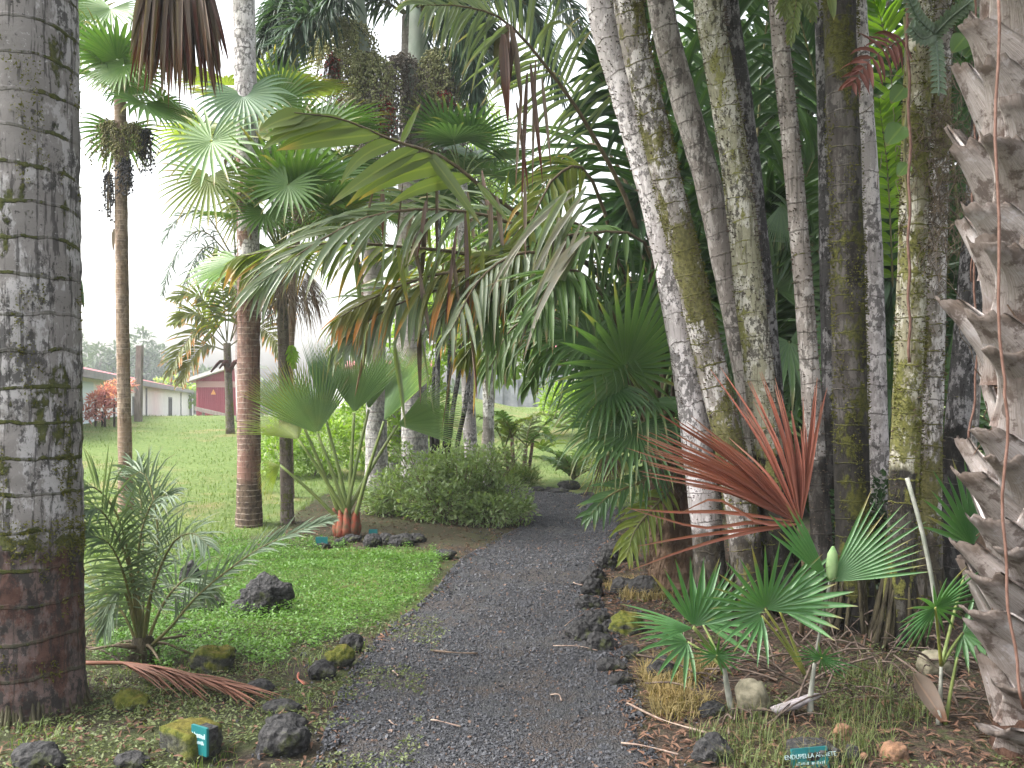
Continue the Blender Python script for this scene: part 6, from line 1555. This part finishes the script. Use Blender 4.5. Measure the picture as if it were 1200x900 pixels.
for px in (170, 211):
    s = solve_s(px); mb = MB(); tube(mb, [A0 + dirv * s - nrm * .06 + V((0, 0, -.5)), A0 + dirv * s - nrm * .06 + V((0, 0, z1 - .15))], .04, 6); mb.build('downpipe', M['trim_grey'], t)
# pale gable panel at the near end
s = solve_s(100); mb = MB(); prism(mb, [A0 + dirv * (s + u) + V((0, 0, v)) - nrm * .03 for u, v in ((-6, .3), (1.2, .3), (1.2, 2.1), (-6, 2.1))], nrm * .035); mb.build('door_panel', plain('pale_blue_panel', (.6, .66, .72)), t, smooth=False)
# red shed
Ys = 44.0; x0, x1 = P(230, 0, Ys).x, P(288, 0, Ys).x
zb, zt0, zt1 = P(0, 487, Ys).z - .6, P(0, 441, Ys).z, P(0, 432, Ys).z
t = thing('red_shed', 'red board shed with a pale sloping roof and handrail', 'building', V((x0, Ys, zb)))
mb = MB(); prism(mb, [(x0, Ys, zb), (x1, Ys, zb), (x1, Ys, zt1), (x0 + 2.1, Ys, zt1 + .05), (x0, Ys, zt0)], (0, 2.5, 0)); mb.build('wall', M['wall_red'], t, smooth=False)
mb = MB(); prism(mb, [(x0 - .35, Ys - .5, zt0 - .12), (x0 + 2.1, Ys - .5, zt1 + .30), (x1 + .3, Ys - .5, zt1 + .22), (x1 + .3, Ys - .5, zt1 + .06), (x0 + 2.1, Ys - .5, zt1 + .12), (x0 - .35, Ys - .5, zt0 - .30)], (0, 3.4, 0)); mb.build('roof', M['roof_pale'], t, smooth=False)
mb = MB()
for i in range(24):
    x = x0 + .1 + i * (x1 - x0 - .2) / 23; box(mb, (x - .015, Ys - .03, zb), (x + .015, Ys - .001, zt0 - .1))
mb.build('batten', M['wall_red'], t, smooth=False)
mb = MB(); box(mb, (x0 + .05, Ys - .04, zt0 - .55), (x1, Ys - .003, zt0 - .25)); mb.build('fascia', plain('tan_fascia', (.42, .26, .24)), t, smooth=False)
mb = MB(); q = P(250, 460, Ys - .06); prism(mb, [q + V((-.13, 0, -.1)), q + V((.13, 0, -.1)), q + V((0, 0, .16))], (0, .05, 0)); mb.build('hazard_sign', plain('orange_sign', (.7, .32, .12)), t, smooth=False)
mb = MB(); a, c = P(228, 481, Ys - 3), P(285, 494, Ys - 5)
prism(mb, [a, c, c + V((0, 0, .18)), a + V((0, 0, .18))], (0, .1, 0))
rl = mb.build('handrail', M['post_wood'], t, smooth=False)
for i in range(4):
    q = a.lerp(c, .18 + i * .24); mb = MB(); box(mb, (q.x - .06, q.y + .01, q.z - 1.2), (q.x + .06, q.y + .09, q.z)); mb.build('post', M['post_wood'], rl, smooth=False)
# timber post on the lawn
b = on(P(162, 500, 26).x, 26); b.z -= .1
mb = MB(); h = P(0, 405, 26).z - b.z
tube(mb, [b, b + V((.02, 0, h * .5)), b + V((.05, 0, h))], [.125, .12, .118], 4, ph=PI / 4, rough=.04)
tag(mb.build('timber_post', M['post_wood'], None, b, smooth=False), 'weathered square timber post on the lawn before the white building', 'post')
# pink cordylines in front of the white wall
for i, (x, y, s_) in enumerate([(112, 468, .2), (123, 459, .2), (143, 452, .28), (134, 468, .28), (101, 484, .24), (120, 482, .30)]):
    Y0 = 22.5; c = P(x, y, Y0); b = on(c.x, Y0)
    t = thing('pink_shrub', 'pink leaved shrub against the white wall, %s' % ('middle of the left pair', 'small raised one near the wall centre', 'tallest one beside the tan palm', 'broad one left of the tan palm', 'lowest one at the big trunk', 'wide low one in the middle')[i], 'shrub', b, 'pink shrubs by the wall')
    if c.z - b.z > .35:
        mb = MB(); tube(mb, [b, b.lerp(c, .5), c], .03, 6); mb.build('stem', M['twig_dark'], t)
    crown_leaves('foliage', t, [(c, (s_, s_, s_ * .8))], 200, .15, 'leaf_pink', shell=.2, asp=.3, down=-.4)
# houses beyond the field
def house(label, x0p, x1p, Y0, ybase, yeave, yridge, wall):
    a, c = P(x0p, ybase, Y0), P(x1p, ybase, Y0); ze, zr = P(0, yeave, Y0).z, P(0, yridge, Y0).z; zb = a.z - .8
    t = thing('house', label, 'building', V((a.x, Y0, zb)))
    mb = MB(); box(mb, (a.x, Y0, zb), (c.x, Y0 + 7, ze)); mb.build('wall', M[wall], t, smooth=False)
    mb = MB(); prism(mb, [(a.x - .5, Y0 - .6, ze - .05), (a.x - .5, Y0 - .6, ze + .12), (a.x - .5, Y0 + 3.5, zr), (a.x - .5, Y0 + 7.6, ze + .1), (a.x - .5, Y0 + 7.6, ze + .003)], (c.x - a.x + 1, 0, 0)); mb.build('roof', M['roof_red'], t, smooth=False)
    n_ = max(2, int((c.x - a.x) / 2.6))
    for i in range(n_):
        x = a.x + (i + .5) * (c.x - a.x) / n_; zc = (a.z + ze) / 2
        mb = MB(); box(mb, (x - .6, Y0 - .05, zc - .55), (x + .6, Y0 - .002, zc + .55)); w_ = mb.build('window', M['trim_grey'], t, smooth=False)
        mb = MB(); box(mb, (x - .52, Y0 - .06, zc - .47), (x + .52, Y0 - .052, zc + .47)); mb.build('pane', M['glass'], w_, smooth=False)
house('white house with a red roof seen under the drooping fronds', 560, 740, 46, 452, 412, 398, 'wall_white')
house('pale house beyond the lawn behind the foxtail pair', 385, 500, 62, 470, 432, 420, 'wall_white')
a, c = P(545, 458, 43), P(705, 456, 43); zt = P(0, 441, 43).z
mb = MB(); prism(mb, [(a.x, 43, a.z - .8), (c.x, 43, c.z - .8), (c.x, 43, zt), (a.x, 43, zt + .1)], (0, .3, 0))
for i in range(9): box(mb, (a.x + i * (c.x - a.x) / 9, 42.9, a.z - .8), (a.x + i * (c.x - a.x) / 9 + .35, 42.997, zt - .05))
tag(mb.build('garden_wall', plain('blue_grey_wall', (.16, .17, .19), (.26, .27, .29), 1.5, .8, .3), None, V((a.x, 43, a.z)), smooth=False), 'low blue grey wall below the red roofed house', 'wall')
# field plants half seen
b = on(P(690, 480, 26).x, 26)
shrub('broad_shrub', 'yellow green shrub on the far field right of the house', b, [((-.6, 0, .6), (.9, .7, .7)), ((.6, .1, .8), (.9, .7, .8))], 2600, .2, 'leaf_lime', .4)
